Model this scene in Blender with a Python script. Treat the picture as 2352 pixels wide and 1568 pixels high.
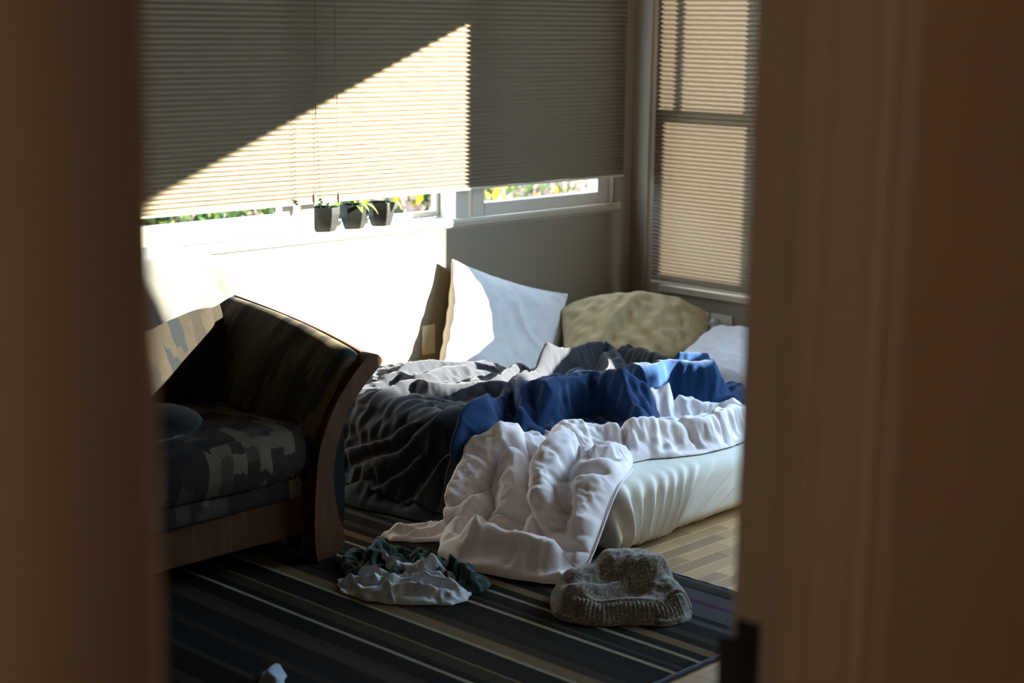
import bpy, bmesh, math, random
import numpy as np
from mathutils import Vector, Matrix

# ------------------------------------------------------------------ reset
for o in list(bpy.data.objects):
    bpy.data.objects.remove(o, do_unlink=True)
SC = bpy.context.scene
COL = SC.collection

# ------------------------------------------------------------------ camera
# world: x runs along the window wall towards the corner, y towards the window wall, z up (metres)
YA = 4.612      # inner face of the long window wall
XB = 5.599      # inner face of the wall at the head of the bed
cam = bpy.data.cameras.new('camera')
cam.sensor_width = 36.0
cam.lens = 3790.0 / 2352.0 * 36.0
cam.clip_start = 0.05
cam.clip_end = 200
CAM = bpy.data.objects.new('camera', cam)
COL.objects.link(CAM)
_p, _r, _w = math.radians(10.934), math.radians(0.7855), math.radians(43.534)
_f = Vector((math.cos(_p) * math.cos(_w), math.cos(_p) * math.sin(_w), -math.sin(_p)))
_rt = Vector((math.sin(_w), -math.cos(_w), 0))
_up = _rt.cross(_f)
_rt2 = _rt * math.cos(_r) + _up * math.sin(_r)
_up2 = _up * math.cos(_r) - _rt * math.sin(_r)
CAM.matrix_world = Matrix(((_rt2.x, _up2.x, -_f.x, 0), (_rt2.y, _up2.y, -_f.y, 0),
                           (_rt2.z, _up2.z, -_f.z, 1.6), (0, 0, 0, 1)))
cam.dof.use_dof = True
cam.dof.focus_distance = 5.15
cam.dof.aperture_fstop = 2.8
SC.camera = CAM

# ------------------------------------------------------------------ sky, sun, exposure
W = bpy.data.worlds.new('sky')
SC.world = W
W.use_nodes = True
nt = W.node_tree
nt.nodes.clear()
wo = nt.nodes.new('ShaderNodeOutputWorld')
wb = nt.nodes.new('ShaderNodeBackground')
wb.inputs['Color'].default_value = (0.56, 0.75, 1.0, 1)
wb.inputs['Strength'].default_value = 18.0
nt.links.new(wb.outputs[0], wo.inputs[0])

SUN_DIR = Vector((1.0, -1.0, 0.40)).normalized()      # towards the sun
sl = bpy.data.lights.new('sun', 'SUN')
sl.energy = 80.0
sl.angle = math.radians(0.6)
sl.color = (1.0, 0.93, 0.83)
so = bpy.data.objects.new('sun', sl)
COL.objects.link(so)
so.location = SUN_DIR * 12
so.rotation_euler = SUN_DIR.to_track_quat('Z', 'Y').to_euler()

vs = SC.view_settings
vs.view_transform = 'Standard'
vs.look = 'None'
vs.gamma = 1.0
vs.use_curve_mapping = False
vs.exposure = -0.12
SC.cycles.use_denoising = True
SC.cycles.use_adaptive_sampling = True
SC.cycles.adaptive_threshold = 0.03
SC.cycles.max_bounces = 7
SC.cycles.diffuse_bounces = 4
SC.cycles.transparent_max_bounces = 8
SC.cycles.caustics_reflective = False
SC.cycles.caustics_refractive = False
SC.cycles.sample_clamp_indirect = 8.0

# ------------------------------------------------------------------ helpers
R = math.radians


def link(o, parent=None):
    COL.objects.link(o)
    if parent is not None:
        o.parent = parent
    return o


def tag(o, label=None, cat=None, group=None, kind=None):
    if label: o['label'] = label
    if cat: o['category'] = cat
    if group: o['group'] = group
    if kind: o['kind'] = kind
    return o


def empty(name, loc=(0, 0, 0)):
    o = bpy.data.objects.new(name, None)
    o.empty_display_size = 0.1
    o.location = loc
    return link(o)


def mesh_obj(name, verts, faces, mat, parent=None, smooth=False, uv=None):
    me = bpy.data.meshes.new(name)
    me.from_pydata([tuple(map(float, v)) for v in verts], [], [tuple(map(int, f)) for f in faces])
    me.update()
    if smooth:
        me.polygons.foreach_set('use_smooth', [True] * len(me.polygons))
    if mat: me.materials.append(mat)
    if uv is not None:
        lay = me.uv_layers.new(name='UVMap')
        li = np.empty(len(me.loops), dtype=np.int32)
        me.loops.foreach_get('vertex_index', li)
        lay.data.foreach_set('uv', np.asarray(uv, dtype=np.float32)[li].ravel())
    return fix_origin(link(bpy.data.objects.new(name, me), parent))


def fix_origin(o):
    """Put the origin at the bottom centre of the mesh when it is a top-level thing."""
    if o.parent is None and o.type == 'MESH' and len(o.data.vertices):
        n = len(o.data.vertices)
        co = np.empty(n * 3, dtype=np.float32)
        o.data.vertices.foreach_get('co', co)
        co = co.reshape(-1, 3)
        mn, mx = co.min(0), co.max(0)
        c = np.array([(mn[0] + mx[0]) / 2, (mn[1] + mx[1]) / 2, mn[2]], dtype=np.float32)
        o.data.vertices.foreach_set('co', (co - c).ravel())
        o.data.update()
        o.location = Vector(o.location) + Vector(map(float, c))
    return o


class MB:
    """collects boxes, prisms, tubes and lathes, then links them as one mesh"""

    def __init__(self):
        self.v, self.f = [], []

    def add(self, vs_, fs_):
        b = len(self.v)
        self.v += [tuple(p) for p in vs_]
        self.f += [tuple(i + b for i in f) for f in fs_]
        return self

    def box(self, a, b):
        (x0, y0, z0), (x1, y1, z1) = a, b
        return self.add([(x0, y0, z0), (x1, y0, z0), (x1, y1, z0), (x0, y1, z0), (x0, y0, z1), (x1, y0, z1), (x1, y1, z1), (x0, y1, z1)],
                        [(0, 3, 2, 1), (4, 5, 6, 7), (0, 1, 5, 4), (1, 2, 6, 5), (2, 3, 7, 6), (3, 0, 4, 7)])

    def prism(self, pts, a, b, axis='y'):
        n = len(pts)

        def P(u, v, t):
            return {'y': (u, t, v), 'x': (t, u, v), 'z': (u, v, t)}[axis]
        vs_ = [P(u, v, a) for u, v in pts] + [P(u, v, b) for u, v in pts]
        fs_ = [tuple(range(n - 1, -1, -1)), tuple(range(n, 2 * n))]
        fs_ += [(i, (i + 1) % n, n + (i + 1) % n, n + i) for i in range(n)]
        return self.add(vs_, fs_)

    def tube(self, pts, rad, n=10, cap=True, flat=1.0):
        pts = [Vector(p) for p in pts]
        m = len(pts)
        rad = rad if hasattr(rad, '__len__') else [rad] * m
        vs_, fs_ = [], []
        up = None
        for i, p in enumerate(pts):
            t = (pts[min(i + 1, m - 1)] - pts[max(i - 1, 0)]).normalized()
            if up is None:
                up = Vector((0, 0, 1)) if abs(t.z) < .9 else Vector((1, 0, 0))
            s = t.cross(up).normalized()
            up = s.cross(t).normalized()
            for k in range(n):
                a = 2 * math.pi * k / n
                vs_.append(p + s * (math.cos(a) * rad[i]) + up * (math.sin(a) * rad[i] * flat))
        for i in range(m - 1):
            for k in range(n):
                fs_.append((i * n + k, i * n + (k + 1) % n, (i + 1) * n + (k + 1) % n, (i + 1) * n + k))
        if cap:
            fs_.append(tuple(range(n - 1, -1, -1)))
            fs_.append(tuple((m - 1) * n + k for k in range(n)))
        return self.add(vs_, fs_)

    def ellipsoid(self, c, r, nu=20, nv=12, rotz=0.0):
        vs_, fs_ = [], []
        cz, sz = math.cos(rotz), math.sin(rotz)
        for j in range(1, nv):
            th = math.pi * j / nv
            for i in range(nu):
                ph = 2 * math.pi * i / nu
                x, y, z = r[0] * math.sin(th) * math.cos(ph), r[1] * math.sin(th) * math.sin(ph), r[2] * math.cos(th)
                vs_.append((c[0] + x * cz - y * sz, c[1] + x * sz + y * cz, c[2] + z))
        t = len(vs_)
        vs_ += [(c[0], c[1], c[2] + r[2]), (c[0], c[1], c[2] - r[2])]
        for j in range(nv - 2):
            for i in range(nu):
                fs_.append((j * nu + i, (j + 1) * nu + i, (j + 1) * nu + (i + 1) % nu, j * nu + (i + 1) % nu))
        for i in range(nu):
            fs_.append((t, i, (i + 1) % nu))
            b = (nv - 2) * nu
            fs_.append((t + 1, b + (i + 1) % nu, b + i))
        return self.add(vs_, fs_)

    def build(self, name, mat, parent=None, smooth=False, bevel=0.0, seg=2):
        me = bpy.data.meshes.new(name)
        me.from_pydata([tuple(map(float, p)) for p in self.v], [], self.f)
        me.update()
        if bevel > 0:
            bm = bmesh.new()
            bm.from_mesh(me)
            bmesh.ops.bevel(bm, geom=list(bm.edges), offset=bevel, segments=seg, affect='EDGES', clamp_overlap=True)
            bm.to_mesh(me)
            bm.free()
        if mat: me.materials.append(mat)
        if smooth:
            me.polygons.foreach_set('use_smooth', [True] * len(me.polygons))
        return fix_origin(link(bpy.data.objects.new(name, me), parent))


# --- vectorised noise for sculpting cloth
def _hash(ix, iy, iz, seed):
    h = (ix * 73856093) ^ (iy * 19349663) ^ (iz * 83492791) ^ (seed * 2654435761)
    h = h & 0xffffffff
    h = ((h ^ (h >> 15)) * 2246822519) & 0xffffffff
    h = ((h ^ (h >> 13)) * 3266489917) & 0xffffffff
    h = h ^ (h >> 16)
    return h / 4294967295.0 * 2 - 1


def noise(P, freq=1.0, seed=1):
    P = np.asarray(P, dtype=np.float64)
    if P.shape[1] == 2:
        P = np.column_stack([P, np.zeros(len(P))])
    P = P * freq + 37.13
    I = np.floor(P).astype(np.int64)
    F = P - I
    F = F * F * F * (F * (F * 6 - 15) + 10)
    out = 0
    for dx in (0, 1):
        for dy in (0, 1):
            for dz in (0, 1):
                w = (F[:, 0] if dx else 1 - F[:, 0]) * (F[:, 1] if dy else 1 - F[:, 1]) * (F[:, 2] if dz else 1 - F[:, 2])
                out = out + w * _hash(I[:, 0] + dx, I[:, 1] + dy, I[:, 2] + dz, seed)
    return out


def fbm(P, freq=1.0, seed=1, octv=3, gain=.5):
    t, a = 0, 1.0
    for k in range(octv):
        t = t + a * noise(P, freq * 2 ** k, seed + 17 * k)
        a *= gain
    return t


def folds(P, direction, freq, seed, warp=.35, wfreq=1.5, sharp=1.6):
    """cloth folds: ridges running along `direction`, broken up and warped; 0..1"""
    d = np.asarray(direction, float)
    d = d / np.linalg.norm(d)
    P = np.asarray(P, float)
    al = P @ d
    Q = P - np.outer(al, d) * .78          # stretched along the folds
    Q = Q + warp / freq * np.column_stack([noise(P, wfreq * freq * .35, seed + 5 + k) for k in range(P.shape[1])])
    n = noise(Q, freq, seed)
    r = np.clip(1 - np.abs(n) * 2.2, 0, 1) ** sharp
    m = np.clip(.55 + .9 * noise(P, freq * .4, seed + 91), 0, 1)
    return r * m


def seg_dist(P, pts):
    """distance of 2-D/3-D points to a polyline, and the arc parameter 0..1 at the nearest point"""
    pts = np.asarray(pts, float)
    best = np.full(len(P), 1e9)
    par = np.zeros(len(P))
    side = np.zeros(len(P))
    L = np.linalg.norm(np.diff(pts, axis=0), axis=1)
    cum = np.concatenate([[0], np.cumsum(L)])
    for i in range(len(pts) - 1):
        a, b = pts[i], pts[i + 1]
        ab = b - a
        t = np.clip(((P - a) @ ab) / max(ab @ ab, 1e-12), 0, 1)
        q = P - (a + t[:, None] * ab)
        d = np.sqrt((q * q).sum(1))
        m = d < best
        best[m] = d[m]
        par[m] = ((cum[i] + t * L[i]) / cum[-1])[m]
        if P.shape[1] == 2:
            side[m] = np.sign(ab[0] * q[:, 1] - ab[1] * q[:, 0])[m]
    return best, par, side


def spline(pts, n=24):
    """Catmull-Rom through the points"""
    p = np.asarray(pts, float)
    p = np.vstack([2 * p[0] - p[1], p, 2 * p[-1] - p[-2]])
    out = []
    m = len(p) - 3
    for k in range(n + 1):
        t = k / n * m
        i = min(int(t), m - 1)
        t -= i
        a, b, c, d = p[i:i + 4]
        out.append(.5 * ((2 * b) + (c - a) * t + (2 * a - 5 * b + 4 * c - d) * t * t + (3 * b - a - 3 * c + d) * t ** 3))
    return np.array(out)


def poly_sd(P, poly):
    """signed distance to a closed polygon, positive inside"""
    poly = np.asarray(poly, float)
    q = np.vstack([poly, poly[:1]])
    d, _, _ = seg_dist(P, q)
    ins = np.zeros(len(P), bool)
    for (x1, y1), (x2, y2) in zip(q[:-1], q[1:]):
        c = ((y1 > P[:, 1]) != (y2 > P[:, 1]))
        with np.errstate(divide='ignore', invalid='ignore'):
            xi = (x2 - x1) * (P[:, 1] - y1) / (y2 - y1) + x1
        ins ^= c & (P[:, 0] < xi)
    return np.where(ins, d, -d)


def smax(a, b, k):
    h = np.clip(.5 + .5 * (a - b) / k, 0, 1)
    return b * (1 - h) + a * h + k * h * (1 - h)


def sstep(a, b, x):
    t = np.clip((x - a) / (b - a), 0, 1)
    return t * t * (3 - 2 * t)


def fuse(mb, voxel, smooth=6, factor=.5):
    """voxel-fuse overlapping soft forms into one skin; returns verts, faces"""
    me = bpy.data.meshes.new('tmp')
    me.from_pydata([tuple(map(float, p)) for p in mb.v], [], mb.f)
    me.update()
    o = bpy.data.objects.new('tmp', me)
    COL.objects.link(o)
    m = o.modifiers.new('r', 'REMESH')
    m.mode = 'VOXEL'
    m.voxel_size = voxel
    if smooth:
        s = o.modifiers.new('s', 'SMOOTH')
        s.factor = factor
        s.iterations = smooth
    dg = bpy.context.evaluated_depsgraph_get()
    ev = o.evaluated_get(dg)
    m2 = bpy.data.meshes.new_from_object(ev)
    bpy.data.objects.remove(o, do_unlink=True)
    bpy.data.meshes.remove(me)
    return m2


def sculpt(me, fn):
    """move the vertices of me by fn(co, normal) -> new co"""
    n = len(me.vertices)
    co = np.empty(n * 3, dtype=np.float32)
    me.vertices.foreach_get('co', co)
    co = co.reshape(-1, 3).astype(np.float64)
    no = np.empty(n * 3, dtype=np.float32)
    me.vertex_normals.foreach_get('vector', no)
    no = no.reshape(-1, 3).astype(np.float64)
    co = fn(co, no)
    me.vertices.foreach_set('co', co.astype(np.float32).ravel())
    me.update()
    return me


def obj_from(me, name, mat, parent=None):
    me.name = name
    me.materials.clear()
    me.materials.append(mat)
    me.polygons.foreach_set('use_smooth', [True] * len(me.polygons))
    return fix_origin(link(bpy.data.objects.new(name, me), parent))


def grid_faces(nu, nv):
    i, j = np.meshgrid(np.arange(nu - 1), np.arange(nv - 1), indexing='ij')
    a = (i * nv + j).ravel()
    return np.column_stack([a, a + nv, a + nv + 1, a + 1])


# ------------------------------------------------------------------ materials
MATS = {}


class NT:
    """tiny node-graph helper"""

    def __init__(self, name):
        self.m = bpy.data.materials.new(name)
        self.m.use_nodes = True
        self.t = self.m.node_tree
        self.t.nodes.clear()
        self.out = self.t.nodes.new('ShaderNodeOutputMaterial')

    def n(self, typ, **kw):
        nd = self.t.nodes.new('ShaderNode' + typ)
        for k, v in kw.items():
            if k.startswith('i_'):
                nd.inputs[k[2:].replace('_', ' ')].default_value = v
            else:
                setattr(nd, k, v)
        return nd

    def l(self, a, b):
        self.t.links.new(a, b)

    def math(self, op, a, b=None, c=None):
        nd = self.n('Math', operation=op)
        for i, v in enumerate((a, b, c)):
            if v is None: continue
            if isinstance(v, (int, float)): nd.inputs[i].default_value = v
            else: self.l(v, nd.inputs[i])
        return nd.outputs[0]

    def ramp(self, fac, stops, interp='LINEAR'):
        nd = self.n('ValToRGB')
        cr = nd.color_ramp
        cr.interpolation = interp
        while len(cr.elements) < len(stops): cr.elements.new(.5)
        for e, (p, c) in zip(cr.elements, stops):
            e.position = p
            e.color = (*c, 1) if len(c) == 3 else c
        self.l(fac, nd.inputs[0])
        return nd.outputs[0]

    def mix(self, fac, a, b, typ='MIX'):
        nd = self.n('MixRGB', blend_type=typ)
        for i, v in ((0, fac), (1, a), (2, b)):
            if isinstance(v, (int, float)): nd.inputs[i].default_value = v
            elif isinstance(v, tuple): nd.inputs[i].default_value = (*v, 1) if len(v) == 3 else v
            else: self.l(v, nd.inputs[i])
        return nd.outputs[0]

    def pbsdf(self, col, rough=.8, bump=None, bstr=.2, bdist=.002, **kw):
        b = self.n('BsdfPrincipled')
        if isinstance(col, tuple): b.inputs['Base Color'].default_value = (*col, 1)
        else: self.l(col, b.inputs['Base Color'])
        b.inputs['Roughness'].default_value = rough
        for k, v in kw.items():
            b.inputs[k.replace('_', ' ')].default_value = v
        if bump is not None:
            bn = self.n('Bump')
            bn.inputs['Strength'].default_value = bstr
            bn.inputs['Distance'].default_value = bdist
            self.l(bump, bn.inputs['Height'])
            self.l(bn.outputs[0], b.inputs['Normal'])
        self.l(b.outputs[0], self.out.inputs[0])
        return b

    def coord(self, which='Object', scale=(1, 1, 1), rot=(0, 0, 0)):
        tc = self.n('TexCoord')
        mp = self.n('Mapping')
        mp.inputs['Scale'].default_value = scale
        mp.inputs['Rotation'].default_value = rot
        self.l(tc.outputs[which], mp.inputs[0])
        return mp.outputs[0]

    def noise(self, vec, scale=5, detail=3, rough=.5):
        nd = self.n('TexNoise')
        nd.inputs['Scale'].default_value = scale
        nd.inputs['Detail'].default_value = detail
        nd.inputs['Roughness'].default_value = rough
        if vec is not None: self.l(vec, nd.inputs['Vector'])
        return nd.outputs['Fac']


def paint(name, col, rough=.6, var=.06, scale=40, bstr=.12):
    g = NT(name)
    v = g.coord()
    c = g.mix(g.noise(v, 3, 3), tuple(x * (1 - var) for x in col), tuple(min(1, x * (1 + var)) for x in col))
    g.pbsdf(c, rough, g.noise(v, scale, 4), bstr, .002)
    return g.m


def cloth(name, col, col2=None, weave=900, rough=.9, sheen=.2, bstr=.25, var=.12, bdist=.0008):
    g = NT(name)
    v = g.coord()
    col2 = col2 or tuple(x * (1 - var) for x in col)
    c = g.mix(g.noise(v, 14, 4), col, col2)
    w1 = g.n('TexWave', wave_type='BANDS', bands_direction='DIAGONAL')
    w1.inputs['Scale'].default_value = weave / 6
    w1.inputs['Distortion'].default_value = 1.5
    g.l(v, w1.inputs['Vector'])
    h = g.math('ADD', g.noise(v, weave * .35, 2), g.math('MULTIPLY', w1.outputs['Fac'], .5))
    g.pbsdf(c, rough, h, bstr, bdist, Sheen_Weight=sheen, Sheen_Roughness=.5, Specular_IOR_Level=.12)
    return g.m


def wood(name, c1, c2, rough=.45, scale=(1, 1, 1), rnd=True, ring=4.0, spec=.4):
    g = NT(name)
    v = g.coord('Object', scale)
    nz = g.noise(v, ring, 5, .6)
    w = g.n('TexWave', wave_type='BANDS', bands_direction='Y')
    w.inputs['Scale'].default_value = 2.2
    w.inputs['Distortion'].default_value = 7
    w.inputs['Detail'].default_value = 3
    g.l(v, w.inputs['Vector'])
    fac = g.math('ADD', g.math('MULTIPLY', nz, .6), g.math('MULTIPLY', w.outputs['Fac'], .4))
    c = g.mix(fac, c1, c2)
    if rnd:
        oi = g.n('ObjectInfo')
        hs = g.n('HueSaturation')
        g.l(g.math('MULTIPLY_ADD', oi.outputs['Random'], .75, .62), hs.inputs['Value'])
        g.l(c, hs.inputs['Color'])
        c = hs.outputs[0]
    g.pbsdf(c, rough, fac, .12, .001, Specular_IOR_Level=spec)
    return g.m


def plain(name, col, rough=.5, **kw):
    g = NT(name)
    v = g.coord()
    c = g.mix(g.noise(v, 25, 3), tuple(x * .9 for x in col), tuple(min(1, x * 1.08) for x in col))
    g.pbsdf(c, rough, g.noise(v, 150, 2), .05, .001, **kw)
    return g.m


def blind_mat(name, col, trans=.5):
    g = NT(name)
    v = g.coord('Object', (1, 1, 1))
    v2 = g.coord('Object', (8, 8, 260))
    c = g.mix(g.noise(v2, 3, 3), tuple(x * .86 for x in col), col)
    d = g.n('BsdfDiffuse')
    t = g.n('BsdfTranslucent')
    g.l(c, d.inputs['Color'])
    g.l(c, t.inputs['Color'])
    mx = g.n('MixShader')
    mx.inputs[0].default_value = trans
    g.l(d.outputs[0], mx.inputs[1])
    g.l(t.outputs[0], mx.inputs[2])
    g.l(mx.outputs[0], g.out.inputs[0])
    return g.m


def glass_mat(name):
    g = NT(name)
    t = g.n('BsdfTransparent')
    t.inputs['Color'].default_value = (.94, .97, .96, 1)
    gl = g.n('BsdfGlossy')
    gl.inputs['Roughness'].default_value = .03
    lw = g.n('LayerWeight')
    lw.inputs['Blend'].default_value = .5
    mx = g.n('MixShader')
    g.l(g.math('MULTIPLY_ADD', g.math('POWER', lw.outputs['Facing'], 5.0), .55, .035), mx.inputs[0])
    g.l(t.outputs[0], mx.inputs[1])
    g.l(gl.outputs[0], mx.inputs[2])
    g.l(mx.outputs[0], g.out.inputs[0])
    return g.m


M = MATS
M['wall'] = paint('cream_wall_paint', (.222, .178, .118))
M['ceiling'] = paint('ceiling_paint', (.60, .55, .46))
M['bounce_cut_board'] = wood('bounce_cut_board', (.10, .065, .04), (.17, .115, .07), .6, (10, 1, 1), rnd=False)  # invented dark boarding on unseen left wall and ceiling, cuts bounce light
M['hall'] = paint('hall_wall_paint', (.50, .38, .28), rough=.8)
M['trim'] = paint('painted_trim', (.43, .375, .285), rough=.4, scale=25, bstr=.05)
M['doortrim'] = paint('door_trim_paint', (.42, .345, .275), rough=.55, scale=25, bstr=.05)
M['sash'] = paint('white_sash_paint', (.56, .51, .43), rough=.4, scale=30, bstr=.05)
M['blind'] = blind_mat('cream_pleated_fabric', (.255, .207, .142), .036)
M['blind_backlit'] = blind_mat('backlit_cream_pleated_fabric', (.28, .235, .17), .10)  # same fabric as the wide blind; stronger backlight put into colour and translucency
M['rail'] = plain('blind_rail_plastic', (.62, .56, .42), .45)
M['glass'] = glass_mat('window_glass')
M['outlet'] = plain('ivory_plastic', (.62, .54, .38), .35)
M['slot'] = plain('dark_slot', (.02, .02, .02), .6)
M['plug'] = plain('white_plastic', (.78, .78, .76), .35)
M['black_metal'] = plain('black_metal', (.012, .012, .012), .45)
M['floor'] = wood('oak_strip', (.27, .155, .068), (.48, .31, .155), .42, (1.2, 14, 14))
M['subfloor'] = wood('oak_floor', (.22, .13, .06), (.38, .25, .13), .45, (1.2, 14, 14), rnd=False)
M['ground'] = paint('garden_soil', (.20, .17, .11), .95)

# ------------------------------------------------------------------ the room
ZC = 2.45                 # ceiling
XL = 0.28                 # left wall of the bedroom
YH, YD = 0.88, 1.02       # hall face and bedroom face of the doorway wall
XD0, XD1 = 0.592, 1.439   # doorway
ST = dict(kind='structure')


def struct(o, label=None):
    tag(o, label=label, kind='structure')
    return o


floor = struct(MB().box((-1.4, -1.7, -.12), (XB + .14, YA + .14, -.008)).build('floor', M['subfloor']), 'worn oak strip floor')
# oak strips where the floor shows between bed, rug and doorway
random.seed(4)
PW, PG = 0.056, 0.0006
meshes = {}


def plank(length):
    k = round(length, 3)
    if k not in meshes:
        mb = MB().box((0, 0, -.008), (k - PG, PW - PG, 0))
        o = mb.build('plank', M['floor'], bevel=.0008, seg=1)
        me = o.data
        bpy.data.objects.remove(o, do_unlink=True)
        co = np.empty(len(me.vertices) * 3, dtype=np.float32)
        me.vertices.foreach_get('co', co)
        co = co.reshape(-1, 3)
        co -= co.min(0) + np.array([0, 0, .008], dtype=np.float32)
        me.vertices.foreach_set('co', co.ravel())
        meshes[k] = me
    return meshes[k]


y = 1.90
while y < 3.32:
    x = 2.60 - random.random() * .3
    while x < 5.55:
        L = random.choice((.20, .24, .28, .32))
        L = min(L, 5.585 - x)
        if L > .05 and (x + L > 2.75):
            p = bpy.data.objects.new('plank', plank(L))
            link(p, floor)
            p.matrix_parent_inverse = Matrix.Translation(-Vector(floor.location))
            p.location = (x, y, random.uniform(-.0004, .0004))
        x += L
    y += PW

ceiling = struct(MB().box((-1.4, -1.7, ZC), (XB + .14, YA + .14, ZC + .1)).build('ceiling', M['bounce_cut_board']), 'plain ceiling')


def wall_with_holes(name, mat, axis, t0, t1, u0, u1, z0, z1, holes, label=None):
    """wall slab from u0..u1 with rectangular holes (ua, ub, za, zb)"""
    mb = MB()
    us = sorted({u0, u1, *[h[0] for h in holes], *[h[1] for h in holes]})
    for a, b in zip(us[:-1], us[1:]):
        hs = sorted([(h[2], h[3]) for h in holes if h[0] <= a + 1e-6 and h[1] >= b - 1e-6])
        z = z0
        for za, zb in hs + [(z1, z1)]:
            if za - z > 1e-4:
                mb.box((a, t0, z) if axis == 'y' else (t0, a, z), (b, t1, za) if axis == 'y' else (t1, b, za))
            z = zb
    o = mb.build(name, mat)
    return struct(o, label)


# window openings
A0, A1, AZ0, AZ1 = 1.50, 5.485, 0.80, 2.12        # long window
B0, B1, BZ0, BZ1 = 3.80, 4.40, 0.50, 2.12         # narrow window at the head of the bed
C0, C1, CZ0, CZ1 = 1.19, 3.50, 0.745, 2.14         # second window in that wall, nearer the door
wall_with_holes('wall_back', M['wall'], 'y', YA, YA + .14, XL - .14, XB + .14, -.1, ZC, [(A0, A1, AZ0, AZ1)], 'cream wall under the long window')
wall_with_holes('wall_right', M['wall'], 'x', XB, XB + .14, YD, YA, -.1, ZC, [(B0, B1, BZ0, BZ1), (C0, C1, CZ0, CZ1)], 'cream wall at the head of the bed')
struct(MB().box((XL - .14, YD, -.1), (XL, YA, ZC)).build('wall_left', M['bounce_cut_board']), 'unseen wall behind the sofa end, darkened to cut bounce light')
# doorway wall: plain painted, with softly rounded corners at the opening
mb = MB()
mb.box((-1.4, YH, -.1), (XD0 - .02, YD, ZC)).box((XD1 + .02, YH, -.1), (XB + .14, YD, ZC)).box((XD0 - .02, YH, 2.06), (XD1 + .02, YD, ZC))
struct(mb.build('wall_front', M['hall']), 'tan hallway wall around the doorway')
# hall shell around the camera
struct(MB().box((-1.5, -1.8, -.1), (-1.4, YD, ZC)).build('wall_hall_left', M['hall']))
struct(MB().box((2.6, -1.8, -.1), (2.7, YH, ZC)).build('wall_hall_right', M['hall']))
struct(MB().box((-1.4, -1.8, -.1), (2.6, -1.7, ZC)).build('wall_hall_back', M['hall']))

# door jambs: left post with rounded nose, right jamb with stop and casing
mb = MB().box((XD0 - .45, YH - .018, 0), (XD0 + .0105, YD + .012, 2.08))
struct(mb.build('trim_1', M['doortrim'], bevel=.030, seg=8, smooth=True), 'tan door post close to the camera, out of focus')
mb = MB()
mb.box((XD1, YH - .002, 0), (XD1 + .022, YD + .004, 2.08))
jr = mb.build('trim_2', M['doortrim'], bevel=.003, seg=2)
struct(jr, 'door jamb with stop and strike')
mb = MB().box((XD1 - .012, YH + .045, 0), (XD1 + .004, YH + .082, 2.06))
o = mb.build('door_stop', M['doortrim'], jr, bevel=.004, seg=3)
o.matrix_parent_inverse = Matrix.Translation(-Vector(jr.location))
# moulded casing on the hall side of the right jamb
prof = [(XD1 + .006, YH), (XD1 + .006, YH - .012), (XD1 + .012, YH - .017), (XD1 + .020, YH - .014), (XD1 + .028, YH - .012), (XD1 + .044, YH - .018), (XD1 + .056, YH - .022), (XD1 + .066, YH - .018), (XD1 + .070, YH - .010), (XD1 + .072, YH)]
mb = MB().prism(prof, 0, 2.12, 'z')
struct(mb.build('trim_3', M['doortrim']), 'moulded door casing on the hall side')
# black strike plate with its curled lip
sp = empty('strike_plate', (XD1, YD - .02, .85))
tag(sp, 'black metal strike plate on the right door jamb', 'strike plate')


def child(mb, name, mat, root, **kw):
    o = mb.build(name, mat, root, **kw)
    o.matrix_parent_inverse = Matrix.Translation(-Vector(root.location))
    return o


child(MB().box((XD1 - .0025, YD - .036, .845), (XD1 + .001, YD - .004, .955)), 'plate', M['black_metal'], sp, bevel=.001, seg=1)
lp = [(XD1 - .0025, YD - .006), (XD1 - .006, YD + .004), (XD1 - .012, YD + .012), (XD1 - .010, YD + .014), (XD1 - .003, YD + .006), (XD1 + .001, YD - .004)]
child(MB().prism(lp, .868, .932, 'z'), 'lip', M['black_metal'], sp)
for z in (.858, .942):
    child(MB().ellipsoid((XD1 - .0025, YD - .019, z), (.0015, .004, .004), 10, 6), 'screw', M['black_metal'], sp, smooth=True)


# ------------------------------------------------------------------ windows


def pleats(u0, u1, z_top, z_bot, depth=.012, pitch0=.021, pitch1=.015):
    """zigzag section (offset, z), denser towards the bottom where the folds stack"""
    out = []
    z = z_top
    k = 0
    while z > z_bot:
        t = (z_top - z) / (z_top - z_bot)
        out.append(((depth if k % 2 else 0), z))
        z -= .5 * (pitch0 + (pitch1 - pitch0) * t ** 1.5)
        k += 1
    out.append((depth * .5, z_bot))
    return out


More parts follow.
